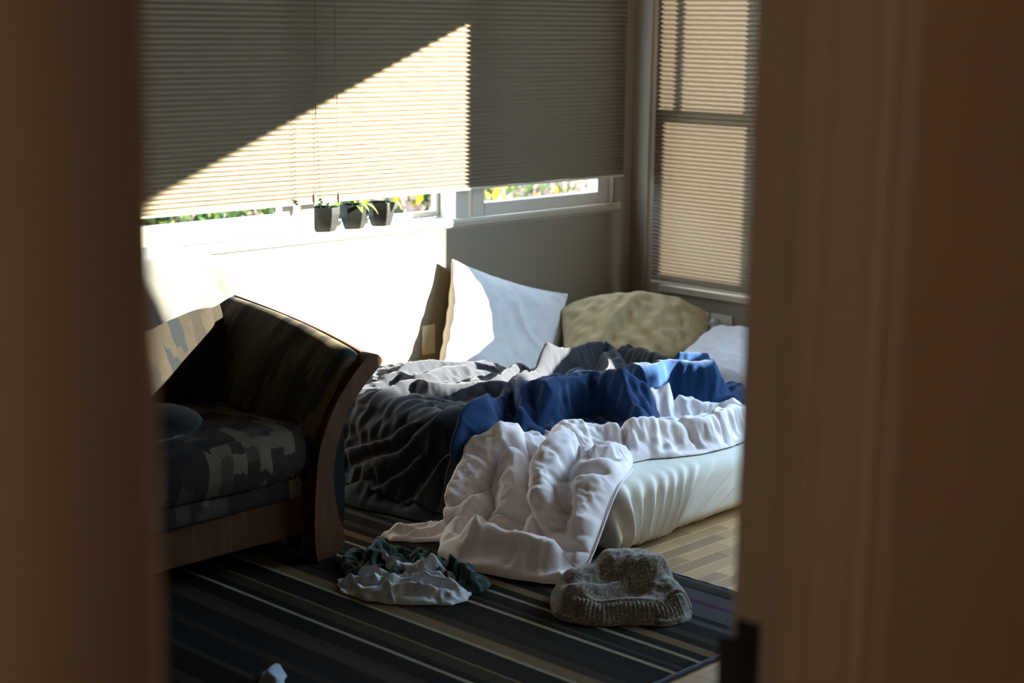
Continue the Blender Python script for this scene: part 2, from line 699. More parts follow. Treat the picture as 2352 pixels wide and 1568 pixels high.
def pleated_blind(name, axis, plane, sgn, u0, u1, z_top, z_bot, label, nseg=40, seed=3, rail=.02, mat='blind', **kw):
    """cellular shade: two zigzag skins would hide each other, so one skin with thickness, a bottom and a head rail"""
    root = empty(name, (((u0 + u1) / 2, plane, z_bot) if axis == 'y' else (plane, (u0 + u1) / 2, z_bot)))
    tag(root, label, 'blind')
    sec = pleats(u0, u1, z_top, z_bot + rail, **kw)
    us = np.linspace(u0, u1, nseg)
    vs_, rs = [], np.random.RandomState(seed)
    wob = rs.uniform(-.0007, .0007, (len(sec), nseg))
    for i, (d, z) in enumerate(sec):
        for j, u in enumerate(us):
            t = plane + sgn * d
            vs_.append((u, t, z + wob[i, j]) if axis == 'y' else (t, u, z + wob[i, j]))
    fs_ = grid_faces(len(sec), nseg)
    o = mesh_obj('fabric', vs_, fs_, M[mat], root)
    o.matrix_parent_inverse = Matrix.Translation(-Vector(root.location))
    a, b = (plane, plane + sgn * .016)
    a, b = min(a, b), max(a, b)
    bx = lambda z0, z1, e=0: ((u0 - e, a, z0), (u1 + e, b, z1)) if axis == 'y' else ((a, u0 - e, z0), (b, u1 + e, z1))
    child(MB().box(*bx(z_bot, z_bot + rail)), 'bottom_rail', M['rail'], root, bevel=.003)
    child(MB().box(*bx(z_top, z_top + .04)), 'head_rail', M['rail'], root, bevel=.003)
    return root


bla = pleated_blind('pleated_blind', 'y', YA - .052, -1, 1.45, 5.473, 2.20, .958, 'wide cream pleated blind over the long window, crossed by a sunlit triangle', nseg=60, rail=.008, depth=.013)
pleated_blind('pleated_blind', 'x', XB - .035, -1, 3.74, 4.452, 2.20, .504, 'narrow cream pleated blind right of the room corner', seed=8, mat='blind_backlit', rail=.008, depth=.012)
blc = pleated_blind('pleated_blind', 'x', XB - .035, -1, 1.22, 3.56, 2.24, 2.005, 'raised pleated blind of the window hidden by the door frame', seed=9, rail=.02, depth=.012, pitch0=.012, pitch1=.012)
# lift cords of the wide blind hang just in front of its pleats, ending in a knotted bundle over the sill
for xx, xo, zb in ((3.728, -.010, 1.00), (3.815, .016, .995)):
    cp = [(xx, YA - .115, 2.2), (xx, YA - .115, 1.6), (xx + xo * .5, YA - .115, 1.25), (xx + xo, YA - .11, zb)]
    child(MB().tube(spline(cp, 20), .0014, 6), 'lift_cord', M['blind'], bla, smooth=True)
    child(MB().ellipsoid((xx + xo, YA - .11, zb - .018), (.007, .007, .02), 8, 8), 'cord_end', M['blind'], bla, smooth=True)

# --- long window: posts, sashes, panes
w1 = MB()
for a, b in ((A0, A0 + .05), (3.752, 3.812), (4.528, 4.600), (5.455, A1)):
    w1.box((a, YA + .004, AZ0), (b, YA + .128, AZ1))
w1.box((A0, YA + .004, AZ1 - .05), (A1, YA + .128, AZ1))
w1 = struct(w1.build('window_1', M['sash'], bevel=.002, seg=1), 'long painted window behind the wide blind')


def wchild(mb, name, mat, root, **kw):
    return child(mb, name, mat, root, **kw)


def sash(root, axis, t0, t1, u0, u1, z0, z1, st, br, tr, name='sash'):
    mb = MB()
    B = lambda a, b, c, d: mb.box((a, t0, c), (b, t1, d)) if axis == 'y' else mb.box((t0, a, c), (t1, b, d))
    B(u0, u0 + st, z0, z1)
    B(u1 - st, u1, z0, z1)
    B(u0 + st, u1 - st, z0, z0 + br)
    B(u0 + st, u1 - st, z1 - tr, z1)
    s = child(mb, name, M['sash'], root, bevel=.0025, seg=1)
    tm = (t0 + t1) / 2
    mb = MB()
    if axis == 'y': mb.box((u0 + st - .005, tm - .002, z0 + br - .005), (u1 - st + .005, tm + .002, z1 - tr + .005))
    else: mb.box((tm - .002, u0 + st - .005, z0 + br - .005), (tm + .002, u1 - st + .005, z1 - tr + .005))
    g = mb.build('pane', M['glass'], s)
    g.matrix_parent_inverse = Matrix.Translation(-Vector(root.location))
    return s


sash(w1, 'y', YA + .010, YA + .050, 1.552, 3.722, .845, AZ1 - .05, .052, .074, .05)
sash(w1, 'y', YA + .095, YA + .125, 3.814, 4.526, .845, AZ1 - .05, .018, .020, .03)
sash(w1, 'y', YA + .006, YA + .046, 4.620, 5.452, .832, AZ1 - .05, .070, .060, .05)
# deep sill board with a rounded nose
pr = [(YA + .13, .836), (YA - .012, .842), (YA - .018, .838), (YA - .020, .828), (YA - .018, .812), (YA - .012, .808), (YA, .808), (YA + .002, .79), (YA + .13, .79)]
struct(MB().prism(pr, 1.45, 5.508, 'x').build('trim_4', M['trim']), 'painted windowsill below the wide blind')
struct(MB().box((1.46, YA - .004, AZ1 - .005), (5.54, YA + .0, AZ1 + .07)).build('trim_5', M['trim']), 'head casing of the long window')

# --- narrow window
w2 = MB().box((XB + .02, B0, BZ0), (XB + .10, B0 + .03, BZ1)).box((XB + .02, B1 - .03, BZ0), (XB + .10, B1, BZ1)).box((XB + .02, B0, BZ1 - .03), (XB + .10, B1, BZ1)).box((XB + .02, B0, BZ0), (XB + .10, B1, BZ0 + .02))
w2 = struct(w2.build('window_2', M['sash'], bevel=.002, seg=1), 'narrow sash window behind the narrow blind')
sash(w2, 'x', XB + .028, XB + .058, B0 + .03, B1 - .03, BZ0 + .02, 1.275, .035, .05, .035)
sash(w2, 'x', XB + .062, XB + .092, B0 + .03, B1 - .03, 1.245, BZ1 - .03, .035, .035, .04)
child(MB().box((XB + .064, 4.21, 1.27), (XB + .090, 4.225, BZ1 - .05)), 'muntin', M['sash'], w2)
pr = [(XB + .02, .493), (XB - .020, .493), (XB - .024, .488), (XB - .024, .466), (XB - .02, .462), (XB, .462), (XB + .02, .47)]
pr = [(x, z) for x, z in pr]
struct(MB().prism(pr, 3.70, 4.425, 'y').build('trim_6', M['trim']), 'painted windowsill below the narrow blind')

# --- wide window nearer the door (out of view, it lets the sun in)
w3 = MB()
for a, b in ((C0, C0 + .04), (C1 - .035, C1)):
    w3.box((XB + .01, a, CZ0), (XB + .11, b, CZ1))
w3.box((XB + .01, C0, CZ1 - .04), (XB + .11, C1, CZ1)).box((XB + .01, C0, CZ0), (XB + .11, C1, CZ0 + .03))
w3 = struct(w3.build('window_3', M['sash'], bevel=.002, seg=1), 'sunlit window hidden by the door frame')
g = child(MB().box((XB + .06, C0 + .035, CZ0 + .025), (XB + .064, C1 - .03, CZ1 - .035)), 'pane', M['glass'], w3)
struct(MB().prism([(XB + .03, .745), (XB - .02, .745), (XB - .02, .72), (XB, .72), (XB + .03, .73)], 1.20, 3.55, 'y').build('trim_7', M['trim']))
struct(MB().box((XL, YA - .014, 0), (XB, YA, .10)).build('baseboard_back', M['trim']))
struct(MB().box((XB - .014, YD, 0), (XB, YA - .014, .10)).build('baseboard_right', M['trim']))
# corner bead between the two walls
struct(MB().box((XB - .012, YA - .10, .0), (XB, YA - .092, ZC)).build('trim_8', M['wall']))

# --- sockets


def outlet(name, o, ux, uz, n, label, holes=2):
    """duplex socket: o centre on the wall, ux long axis, uz short axis, n out of the wall"""
    o, ux, uz, n = Vector(o), Vector(ux), Vector(uz), Vector(n)
    root = empty(name, o)
    tag(root, label, 'outlet')

    def bx(cx, cz, w, h, d0, d1, nm, mat, bev=.0015):
        vs_ = []
        for d in (d0, d1):
            for a, b in ((-1, -1), (1, -1), (1, 1), (-1, 1)):
                vs_.append(o + ux * (cx + a * w / 2) + uz * (cz + b * h / 2) + n * d)
        m_ = MB().add(vs_, [(0, 3, 2, 1), (4, 5, 6, 7), (0, 1, 5, 4), (1, 2, 6, 5), (2, 3, 7, 6), (3, 0, 4, 7)])
        return child(m_, nm, mat, root, bevel=bev, seg=2)
    bx(0, 0, .116, .071, 0, .006, 'cover_plate', M['outlet'], .002)
    for s in (-1, 1):
        vs_ = []
        c = o + ux * (s * .0195)
        pts = []
        for k in range(20):
            a = 2 * math.pi * k / 20
            pts.append((max(-.0155, min(.0155, .0172 * math.cos(a))), .0172 * math.sin(a)))
        for d in (.005, .0085):
            vs_ += [c + ux * p + uz * q + n * d for p, q in pts]
        m_ = MB().add(vs_, [tuple(range(20, 40))] + [(i, (i + 1) % 20, 20 + (i + 1) % 20, 20 + i) for i in range(20)])
        f_ = child(m_, 'socket_face', M['outlet'], root)
        for dx, dz in ((-.002, .006), (-.002, -.006)):
            vs_ = [c + ux * (dx + a * .0045) + uz * (dz + b * .0014) + n * d for d in (.008, .0092) for a, b in ((-1, -1), (1, -1), (1, 1), (-1, 1))]
            q = MB().add(vs_, [(4, 5, 6, 7), (0, 1, 5, 4), (1, 2, 6, 5), (2, 3, 7, 6), (3, 0, 4, 7)]).build('slot', M['slot'], f_)
            q.matrix_parent_inverse = Matrix.Translation(-Vector(root.location))
        cc = c + ux * .0085 + n * .0086
        q = MB().ellipsoid(cc, (.0026, .0026, .0026), 8, 6).build('ground_hole', M['slot'], f_)
        q.matrix_parent_inverse = Matrix.Translation(-Vector(root.location))
    q = child(MB().ellipsoid(o + n * .006, (.003, .003, .003), 10, 6), 'screw', M['outlet'], root, smooth=True)
    return root


outlet('wall_outlet', (4.375, YA, .377), (0, 0, 1), (1, 0, 0), (0, -1, 0), 'ivory wall socket under the long window, beside the leaning white pillow')
outlet('wall_outlet', (XB, 4.094, .365), (0, -1, 0), (0, 0, 1), (-1, 0, 0), 'ivory wall socket with a charger plugged in, below the narrow blind')
# charger block and its thin white cable
ch = empty('phone_charger', (XB - .02, 4.118, .365))
tag(ch, 'small white charger plugged into the socket, with a thin white cable', 'charger')
child(MB().box((XB - .040, 4.104, .352), (XB - .008, 4.131, .379)), 'charger_block', M['plug'], ch, bevel=.004, seg=3)
child(MB().tube([(XB - .056, 4.118, .365), (XB - .038, 4.118, .365)], .0055, 10), 'cable_plug', M['plug'], ch, smooth=True, bevel=0)
cp = [(XB - .055, 4.118, .365), (XB - .09, 4.135, .355), (XB - .12, 4.16, .335), (XB - .15, 4.16, .30), (XB - .18, 4.12, .275), (XB - .24, 4.13, .292), (XB - .32, 4.17, .292), (XB - .40, 4.20, .275)]
child(MB().tube(spline(cp, 40), .0016, 6), 'cable', M['plug'], ch, smooth=True)

# ------------------------------------------------------------------ bed
M['sheet'] = cloth('fitted_sheet_cotton', (.80, .79, .72), weave=1100, sheen=.05, bstr=.12)
M['pillow_white'] = cloth('white_pillowcase', (.80, .80, .82), weave=1100, sheen=.05, bstr=.12)
M['pillow_beige'] = cloth('beige_pillowcase', (.46, .36, .205), weave=1000, sheen=.1, bstr=.15)
M['pillow_grey'] = cloth('pale_grey_pillowcase', (.66, .65, .68), weave=1000, sheen=.05, bstr=.15)
# reversible duvet cover: charcoal outside, royal blue inside; 'lining' marks where the blue side is turned out
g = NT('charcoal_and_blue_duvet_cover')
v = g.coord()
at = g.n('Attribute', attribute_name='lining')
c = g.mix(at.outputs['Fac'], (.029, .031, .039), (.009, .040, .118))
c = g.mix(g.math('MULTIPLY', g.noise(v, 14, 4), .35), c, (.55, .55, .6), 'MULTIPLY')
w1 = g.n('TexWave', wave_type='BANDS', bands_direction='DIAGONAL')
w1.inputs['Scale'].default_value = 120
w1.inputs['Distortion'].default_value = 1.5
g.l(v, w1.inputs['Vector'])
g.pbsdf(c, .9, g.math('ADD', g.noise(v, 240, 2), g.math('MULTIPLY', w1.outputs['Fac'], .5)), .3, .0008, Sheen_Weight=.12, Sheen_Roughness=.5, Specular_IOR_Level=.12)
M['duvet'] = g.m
M['comforter'] = cloth('white_comforter_cotton', (.88, .86, .89), (.84, .81, .84), weave=1000, sheen=.05, bstr=.12)

MX0, MX1, MY0, MY1, MZ = 3.685, 5.575, 3.095, 4.585, .215


def rbox(lo, hi, r, step, wrap=None):
    """rounded box as six dense grids welded together"""
    lo, hi = np.array(lo, float), np.array(hi, float)
    bm = bmesh.new()
    for ax in range(3):
        u, v = [(1, 2), (2, 0), (0, 1)][ax]
        st3 = step if hasattr(step, '__len__') else (step,) * 3
        nu, nv = [max(2, int((hi[k] - lo[k]) / st3[k]) + 1) for k in (u, v)]
        for side in (0, 1):
            U, V = np.meshgrid(np.linspace(lo[u], hi[u], nu), np.linspace(lo[v], hi[v], nv), indexing='ij')
            P = np.zeros((nu * nv, 3))
            P[:, u], P[:, v], P[:, ax] = U.ravel(), V.ravel(), (hi if side else lo)[ax]
            vs_ = [bm.verts.new(p) for p in P]
            for f in grid_faces(nu, nv):
                bm.faces.new([vs_[i] for i in (f if side else f[::-1])])
    bmesh.ops.remove_doubles(bm, verts=bm.verts, dist=1e-5)
    me = bpy.data.meshes.new('rbox')
    bm.to_mesh(me)
    bm.free()

    def rnd(co, no):
        rr = np.minimum(r, (hi - lo) / 2 - 1e-4)
        inn = np.clip(co, lo + rr, hi - rr)
        d = (co - inn) / rr
        L = np.linalg.norm(d, axis=1)
        L[L < 1e-9] = 1
        d = d / L[:, None]
        return inn + d * rr
    return sculpt(me, rnd)


me = rbox((MX0 + .036, MY0, .004), (MX1, MY1, MZ), np.array([.045, .045, .05]), (.0048, .016, .0055))


def f_matt(co, no):
    x, y, z = co.T
    d = np.zeros(len(co))
    side = np.clip(-no[:, 1] * 1.3, 0, 1)
    # gathers of the fitted sheet at the near corner, fanning upwards
    rs = np.random.RandomState(5)
    for k, xb in enumerate([3.745, 3.785, 3.82, 3.853, 3.883, 3.912, 3.942, 3.975, 4.02, 4.09, 4.18]):
        lean = (xb - 3.80) * 2.0
        hgt = z / MZ
        xc = xb + lean * hgt ** 1.5 * .5 + .006 * np.sin(hgt * 5 + k)
        w = .0085 + .012 * hgt
        a = (.019 + rs.uniform(-.004, .005)) * (1 - .82 * sstep(.55, 1.0, hgt)) * (1 if xb < 4.0 else .45)
        d += a * np.exp(-((x - xc) / w) ** 2) * side
        d -= a * .7 * np.exp(-((x - xc - w * 1.5) / (w * .8)) ** 2) * side
    d += side * .004 * folds(co, (.5, 0, 1), 9, 3)
    d += side * .012 * np.sin(np.clip(z / MZ, 0, 1) * math.pi) - side * .015 * sstep(.06, 0, z)
    top = np.clip(no[:, 2], 0, 1)
    d += top * (.010 * noise(co, 2.2, 9) + .004 * folds(co, (.8, .6, 0), 5, 12) + .0035 * fbm(co, 14, 4, 2) * sstep(4.45, 4.6, x))
    # quilted pad showing at the head of the bed
    return co + no * d[:, None]


sculpt(me, f_matt)
matt = obj_from(me, 'mattress', M['sheet'])
tag(matt, 'mattress on the floor in a white fitted sheet with gathered corner', 'mattress')


# --- duvet: draped over the foot of the mattress, bunched up on top.
# strokes are the crests of its folds: s = distance in from the foot edge (negative = hanging), y across the bed
DSTROKE = [
    ([(.571, 3.934), (.316, 3.828), (.081, 3.73), (-.039, 3.664), (-.129, 3.694), (-.244, 3.713), (-.338, 3.763), (-.42, 3.819)], .060, .034),
    ([(.154, 3.80), (-.043, 3.655), (-.155, 3.650), (-.254, 3.645), (-.356, 3.66)], .040, .024),
    ([(.306, 3.912), (.018, 3.819), (-.088, 3.856), (-.169, 3.946), (-.251, 4.075)], .036, .028),
    ([(-.044, 3.90), (-.104, 3.98), (-.159, 4.07), (-.20, 4.15)], .022, .02),
    ([(-.10, 3.80), (-.20, 3.86), (-.30, 3.95), (-.37, 4.05)], .026, .022),
    ([(.511, 4.171), (.349, 4.186), (.185, 4.169), (.142, 4.258), (.039, 4.256)], .022, .022),
    ([(.412, 4.007), (.259, 4.004), (.146, 4.061), (.127, 4.133), (-.024, 4.123)], .028, .022),
    ([(.724, 4.338), (.523, 4.275), (.385, 4.315), (.20, 4.30)], .022, .02),
    ([(.81, 4.238), (.652, 4.154), (.448, 4.021), (.335, 3.974)], .036, .022),
    ([(.884, 4.149), (.711, 4.077), (.502, 3.944), (.372, 3.862), (.177, 3.755)], .040, .03),
    ([(.90, 4.02), (.80, 3.99), (.70, 3.95), (.603, 3.90)], .030, .03),
    ([(.673, 4.086), (.851, 4.097), (1.059, 4.15), (1.159, 4.148), (1.16, 4.08)], .080, .05),
    ([(1.16, 4.10), (1.14, 3.954), (1.096, 3.792), (1.02, 3.66)], .065, .05),
    ([(1.025, 4.009), (.963, 3.891), (.871, 3.751), (.792, 3.664)], .022, .025),
    ([(.994, 4.026), (.919, 3.918), (.811, 3.82), (.70, 3.76)], .065, .038),
    ([(.20, 3.66), (.36, 3.67), (.50, 3.64), (.53, 3.54), (.48, 3.44)], .135, .115),
    ([(.492, 3.60), (.50, 3.50), (.46, 3.38)], .030, .024),
    ([(.66, 3.64), (.76, 3.61), (.88, 3.57), (.99, 3.50), (1.05, 3.46)], .135, .100),
    ([(.92, 3.62), (.98, 3.585), (1.06, 3.55)], .03, .022),
    ([(.30, 3.80), (.22, 3.70), (.14, 3.64)], .03, .018),
    ([(.55, 3.80), (.62, 3.70), (.66, 3.62)], .02, .025),
]
DPOLY = [(-.30, 4.52), (-.385, 4.3), (-.385, 4.0), (-.36, 3.85), (-.345, 3.70), (-.335, 3.615), (-.18, 3.60), (-.04, 3.58), (.12, 3.585), (.24, 3.54), (.34, 3.43), (.43, 3.315), (.51, 3.315),
         (.60, 3.42), (.72, 3.52), (.84, 3.535), (.90, 3.45), (.98, 3.35), (1.08, 3.34), (1.15, 3.43), (1.18, 3.58), (1.16, 3.70), (1.22, 3.80), (1.27, 3.95), (1.29, 4.15), (1.20, 4.26),
         (1.0, 4.25), (.85, 4.30), (.76, 4.43), (.5, 4.50), (0, 4.53)]

def drape_curve(ctrl, soft=.03):
    """dense smoothed section line (x, z) running from the bed top down to the floor; s = 0 at the second control point"""
    c = np.array(ctrl, float)
    seg = np.linalg.norm(np.diff(c, axis=0), axis=1)
    cum = np.concatenate([[0], np.cumsum(seg)])
    n = int(cum[-1] / .002)
    t = np.linspace(0, cum[-1], n)
    p = np.column_stack([np.interp(t, cum, c[:, k]) for k in (0, 1)])
    k = max(3, int(soft / .002)) | 1
    ker = np.hanning(k + 2)[1:-1]
    ker /= ker.sum()
    pad = k // 2
    q = np.vstack([np.repeat(p[:1], pad, 0), p, np.repeat(p[-1:], pad, 0)])
    p = np.column_stack([np.convolve(q[:, i], ker, 'valid') for i in (0, 1)])
    tg = np.gradient(p, axis=0)
    tg /= np.linalg.norm(tg, axis=1)[:, None] + 1e-12
    nr = np.column_stack([tg[:, 1], -tg[:, 0]])          # left of travel (travel is towards -x)
    s = cum[1] - t
    o = np.argsort(s)
    return s[o], p[o], nr[o]


def drape(curve, S, Y, T):
    s, p, nr = curve
    f = lambda a: np.interp(S, s, a)
    nx, nz = f(nr[:, 0]), f(nr[:, 1])
    L = np.hypot(nx, nz)
    return np.column_stack([f(p[:, 0]) + nx / L * T, Y, f(p[:, 1]) + nz / L * T])


def snap_edge(S, Y, sd, ns, ny, ds):
    """slide grid points just outside the outline on to it, so that the hem runs smooth"""
    g = sd.reshape(ns, ny)
    gs, gy = np.gradient(g, ds)
    L = np.hypot(gs, gy) + 1e-9
    out = np.clip(-sd, 0, ds * 1.6)
    return S + out * (gs / L).ravel(), Y + out * (gy / L).ravel()


def cut_grid(co, sd, ns, ny):
    F = grid_faces(ns, ny)
    F = F[(sd[F] > 0).any(1)]
    idx = np.full(len(co), -1)
    used = np.unique(F)
    idx[used] = np.arange(len(used))
    return co[used], idx[F][:, ::-1]


def add_strokes(T, P, strokes, seed):
    for pts, a, w in strokes:
        sp_ = spline(pts, 30)
        d, t, side = seg_dist(P, sp_)
        taper = np.clip(np.minimum(t, 1 - t) * 5 + .25, 0, 1)
        ww = w * (1 + .35 * side) * (1 + .25 * noise(P, 5, seed))
        if a > .1 or w >= .06:   # a big puff
            T = smax(T, (.06 + a * taper) * np.exp(-(d / ww) ** 2.7 * .9), .035)
        elif a > 0:         # a fold with a hollow beside it
            T = T + a * taper * (np.exp(-(d / ww) ** 2) - .22 * np.exp(-((d - 2.1 * ww) / (.8 * ww)) ** 2))
        else:               # a pressed-in crease
            ww = np.abs(w) * (1 + .2 * noise(P, 6, seed))
            T = T + a * taper * np.exp(-(d / ww))
    return T


def relax(P, mask, e_s, e_y, iters=120, anchor=.02, bend=.25, noise_amp=.002, seed=1, clamp=None):
    """let a grid of cloth buckle: its threads are a little too long (e_s, e_y) for the shape it lies on.
    Jacobi position solver with a soft anchor to the laid-out shape and bending resistance"""
    ns, ny, _ = P.shape
    X0 = P.copy()
    rs = np.random.RandomState(seed)
    X = P + rs.normal(size=P.shape) * noise_amp * mask[..., None]
    es = np.broadcast_to(e_s, (ns, ny))
    ey = np.broadcast_to(e_y, (ns, ny))
    cons = []
    for (di, dj, wgt) in ((1, 0, 1), (0, 1, 1), (1, 1, .5), (1, -1, .5), (2, 0, bend), (0, 2, bend), (4, 0, bend * .5), (0, 4, bend * .5)):
        i0, i1 = 0, ns - di
        if dj >= 0: a = (slice(0, ns - di), slice(0, ny - dj)); b = (slice(di, ns), slice(dj, ny))
        else: a = (slice(0, ns - di), slice(-dj, ny)); b = (slice(di, ns), slice(0, ny + dj))
        ok = (mask[a] & mask[b])
        L0 = np.linalg.norm(X0[b] - X0[a], axis=-1)
        if di and dj: e = .5 * (es[a] + ey[a])
        elif di: e = es[a]
        else: e = ey[a]
        if max(di, abs(dj)) > 1: e = e * (.55 if max(di, abs(dj)) == 2 else .2)
        cons.append((a, b, ok * wgt, L0 * (1 + e)))
    for it in range(iters):
        acc = np.zeros_like(X)
        cnt = np.full((ns, ny, 1), 1e-6)
        for a, b, w, L in cons:
            d = X[b] - X[a]
            l = np.sqrt((d * d).sum(-1)) + 1e-9
            c = ((l - L) / l * .5 * w)[..., None] * d
            acc[a] += c
            acc[b] -= c
            cnt[a] += w[..., None]
            cnt[b] += w[..., None]
        X = X + acc / cnt * 1.6
        X = X + (X0 - X) * anchor
        X[~mask] = X0[~mask]
        if clamp is not None: X = clamp(X)
    return X


def upsample(D, shape):
    a = np.linspace(0, D.shape[0] - 1, shape[0])
    b = np.linspace(0, D.shape[1] - 1, shape[1])

    def cub(A, t, ax):
        A = np.moveaxis(A, ax, 0)
        n = A.shape[0]
        i = np.clip(np.floor(t).astype(int), 0, n - 2)
        f = (t - i).reshape(-1, *([1] * (A.ndim - 1)))
        p = lambda k: A[np.clip(i + k, 0, n - 1)]
        r = .5 * (2 * p(0) + (p(1) - p(-1)) * f + (2 * p(-1) - 5 * p(0) + 4 * p(1) - p(2)) * f * f + (3 * p(0) - p(-1) - 3 * p(1) + p(2)) * f ** 3)
        return np.moveaxis(r, 0, ax)
    return cub(cub(D, a, 0), b, 1)


def crumple(co, sd, ns, ny, stages, clamp=None, seed=1):
    """stages: (stride, e_s, e_y, iterations, anchor, bend), coarse to fine"""
    P = co.reshape(ns, ny, 3).copy()
    mk = (sd > -1e-4).reshape(ns, ny)
    rim = (.15 + .85 * sstep(.0, .05, sd)).reshape(ns, ny)     # hems stay flatter than the middle
    stages = [(st, np.broadcast_to(e1, (ns, ny)) * rim, np.broadcast_to(e2, (ns, ny)) * rim, it, an, bd) for st, e1, e2, it, an, bd in stages]
    for k, (st, e_s, e_y, it, an, bd) in enumerate(stages):
        sub = lambda A: A[::st, ::st] if np.ndim(A) == 2 else A
        Q = P[::st, ::st]
        X = relax(Q, mk[::st, ::st], sub(e_s), sub(e_y), it, an, bd, .0025 if st > 1 else .0008, seed + k, clamp)
        D = X - Q
        if st > 1:
            full = upsample(D, (1 + (Q.shape[0] - 1) * st, 1 + (Q.shape[1] - 1) * st))
            pad = np.zeros_like(P)
            n0, n1 = min(ns, full.shape[0]), min(ny, full.shape[1])
            pad[:n0, :n1] = full[:n0, :n1]
            if n0 < ns: pad[n0:] = pad[n0 - 1:n0]
            if n1 < ny: pad[:, n1:] = pad[:, n1 - 1:n1]
            P = P + pad
        else:
            P = X
        if clamp is not None: P = clamp(P)
    return P.reshape(-1, 3)


ds = .0050
S_ = np.arange(-.38, 1.32, ds)
Y_ = np.arange(3.28, 4.56, ds)
SS, YY = [a.ravel() for a in np.meshgrid(S_, Y_, indexing='ij')]
P2 = np.column_stack([SS, YY])
P2w = P2 + .012 * np.column_stack([noise(P2, 7, 3), noise(P2, 7, 4)])
sd = poly_sd(P2w, [(a * (.92 if a < 0 else 1), b) for a, b in DPOLY])
edge = np.sqrt(np.clip(1 - (1 - np.clip(sd / .06, 0, 1)) ** 2, 0, 1))
T = .075 + .045 * sstep(3.75, 4.1, YY) * sstep(.9, .3, SS) + .018 * noise(P2, 3, 8)
T = T - .035 * sstep(0, -.12, SS)
T = add_strokes(T, P2w, [([(a * (.85 if a < 0 else 1), b) for a, b in pts], h, w) for pts, h, w in DSTROKE], 77)
hangw = sstep(.10, -.06, SS)
T += (1 - hangw) * .010 * (folds(P2, (.85, .5), 6, 51) - .3) + hangw * .012 * (folds(P2, (1, .55), 5, 52, sharp=1.0) - .3)
T += .005 * (folds(P2, (.5, .85), 11, 61, sharp=1.0) - .25) + .005 * (folds(P2, (.9, -.35), 12, 63) - .25)
T += .0030 * (folds(P2, (.3, .9), 28, 71) - .3)
T = edge * np.clip(T, .018, None) + .002
SS, YY = snap_edge(SS, YY, sd, len(S_), len(Y_), ds)
cv = drape_curve([(5.7, MZ + .004), (MX0 + .045, MZ + .004), (MX0 - .003, .19), (3.555, .016), (3.48, .014), (3.2, .014)], .05)
co = drape(cv, SS, YY, T)
co[:, 2] = np.maximum(co[:, 2], .012)


def bed_clamp(P):
    P[..., 2] = np.maximum(P[..., 2], .012)
    inb = (P[..., 0] > MX0 + .02) & (P[..., 1] > MY0 + .01)
    P[..., 2] = np.where(inb, np.maximum(P[..., 2], MZ + .006), P[..., 2])
    return P


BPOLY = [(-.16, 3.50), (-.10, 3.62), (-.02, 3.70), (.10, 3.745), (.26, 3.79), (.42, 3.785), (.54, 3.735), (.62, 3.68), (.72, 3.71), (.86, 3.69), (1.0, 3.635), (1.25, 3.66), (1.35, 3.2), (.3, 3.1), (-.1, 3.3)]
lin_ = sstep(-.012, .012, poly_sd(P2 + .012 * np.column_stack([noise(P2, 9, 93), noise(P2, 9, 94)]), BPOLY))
h2 = hangw.reshape(len(S_), len(Y_))
b2 = lin_.reshape(len(S_), len(Y_))
co = crumple(co, sd, len(S_), len(Y_), [(4, .03 + .02 * (1 - h2) + .05 * b2, .09 + .05 * h2, 140, .012, .3), (2, .03 + 0 * h2, .075 + 0 * h2, 100, .022, .25), (1, .02 + 0 * h2, .038 + 0 * h2, 45, .035, .2)], bed_clamp, 3)
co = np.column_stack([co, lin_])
dv, dfc = cut_grid(co, sd, len(S_), len(Y_))
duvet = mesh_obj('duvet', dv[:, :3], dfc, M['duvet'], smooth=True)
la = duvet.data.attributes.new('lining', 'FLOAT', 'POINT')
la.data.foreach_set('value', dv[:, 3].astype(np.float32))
tag(duvet, 'rumpled charcoal and royal blue duvet bunched on the bed, hanging over its foot', 'duvet')

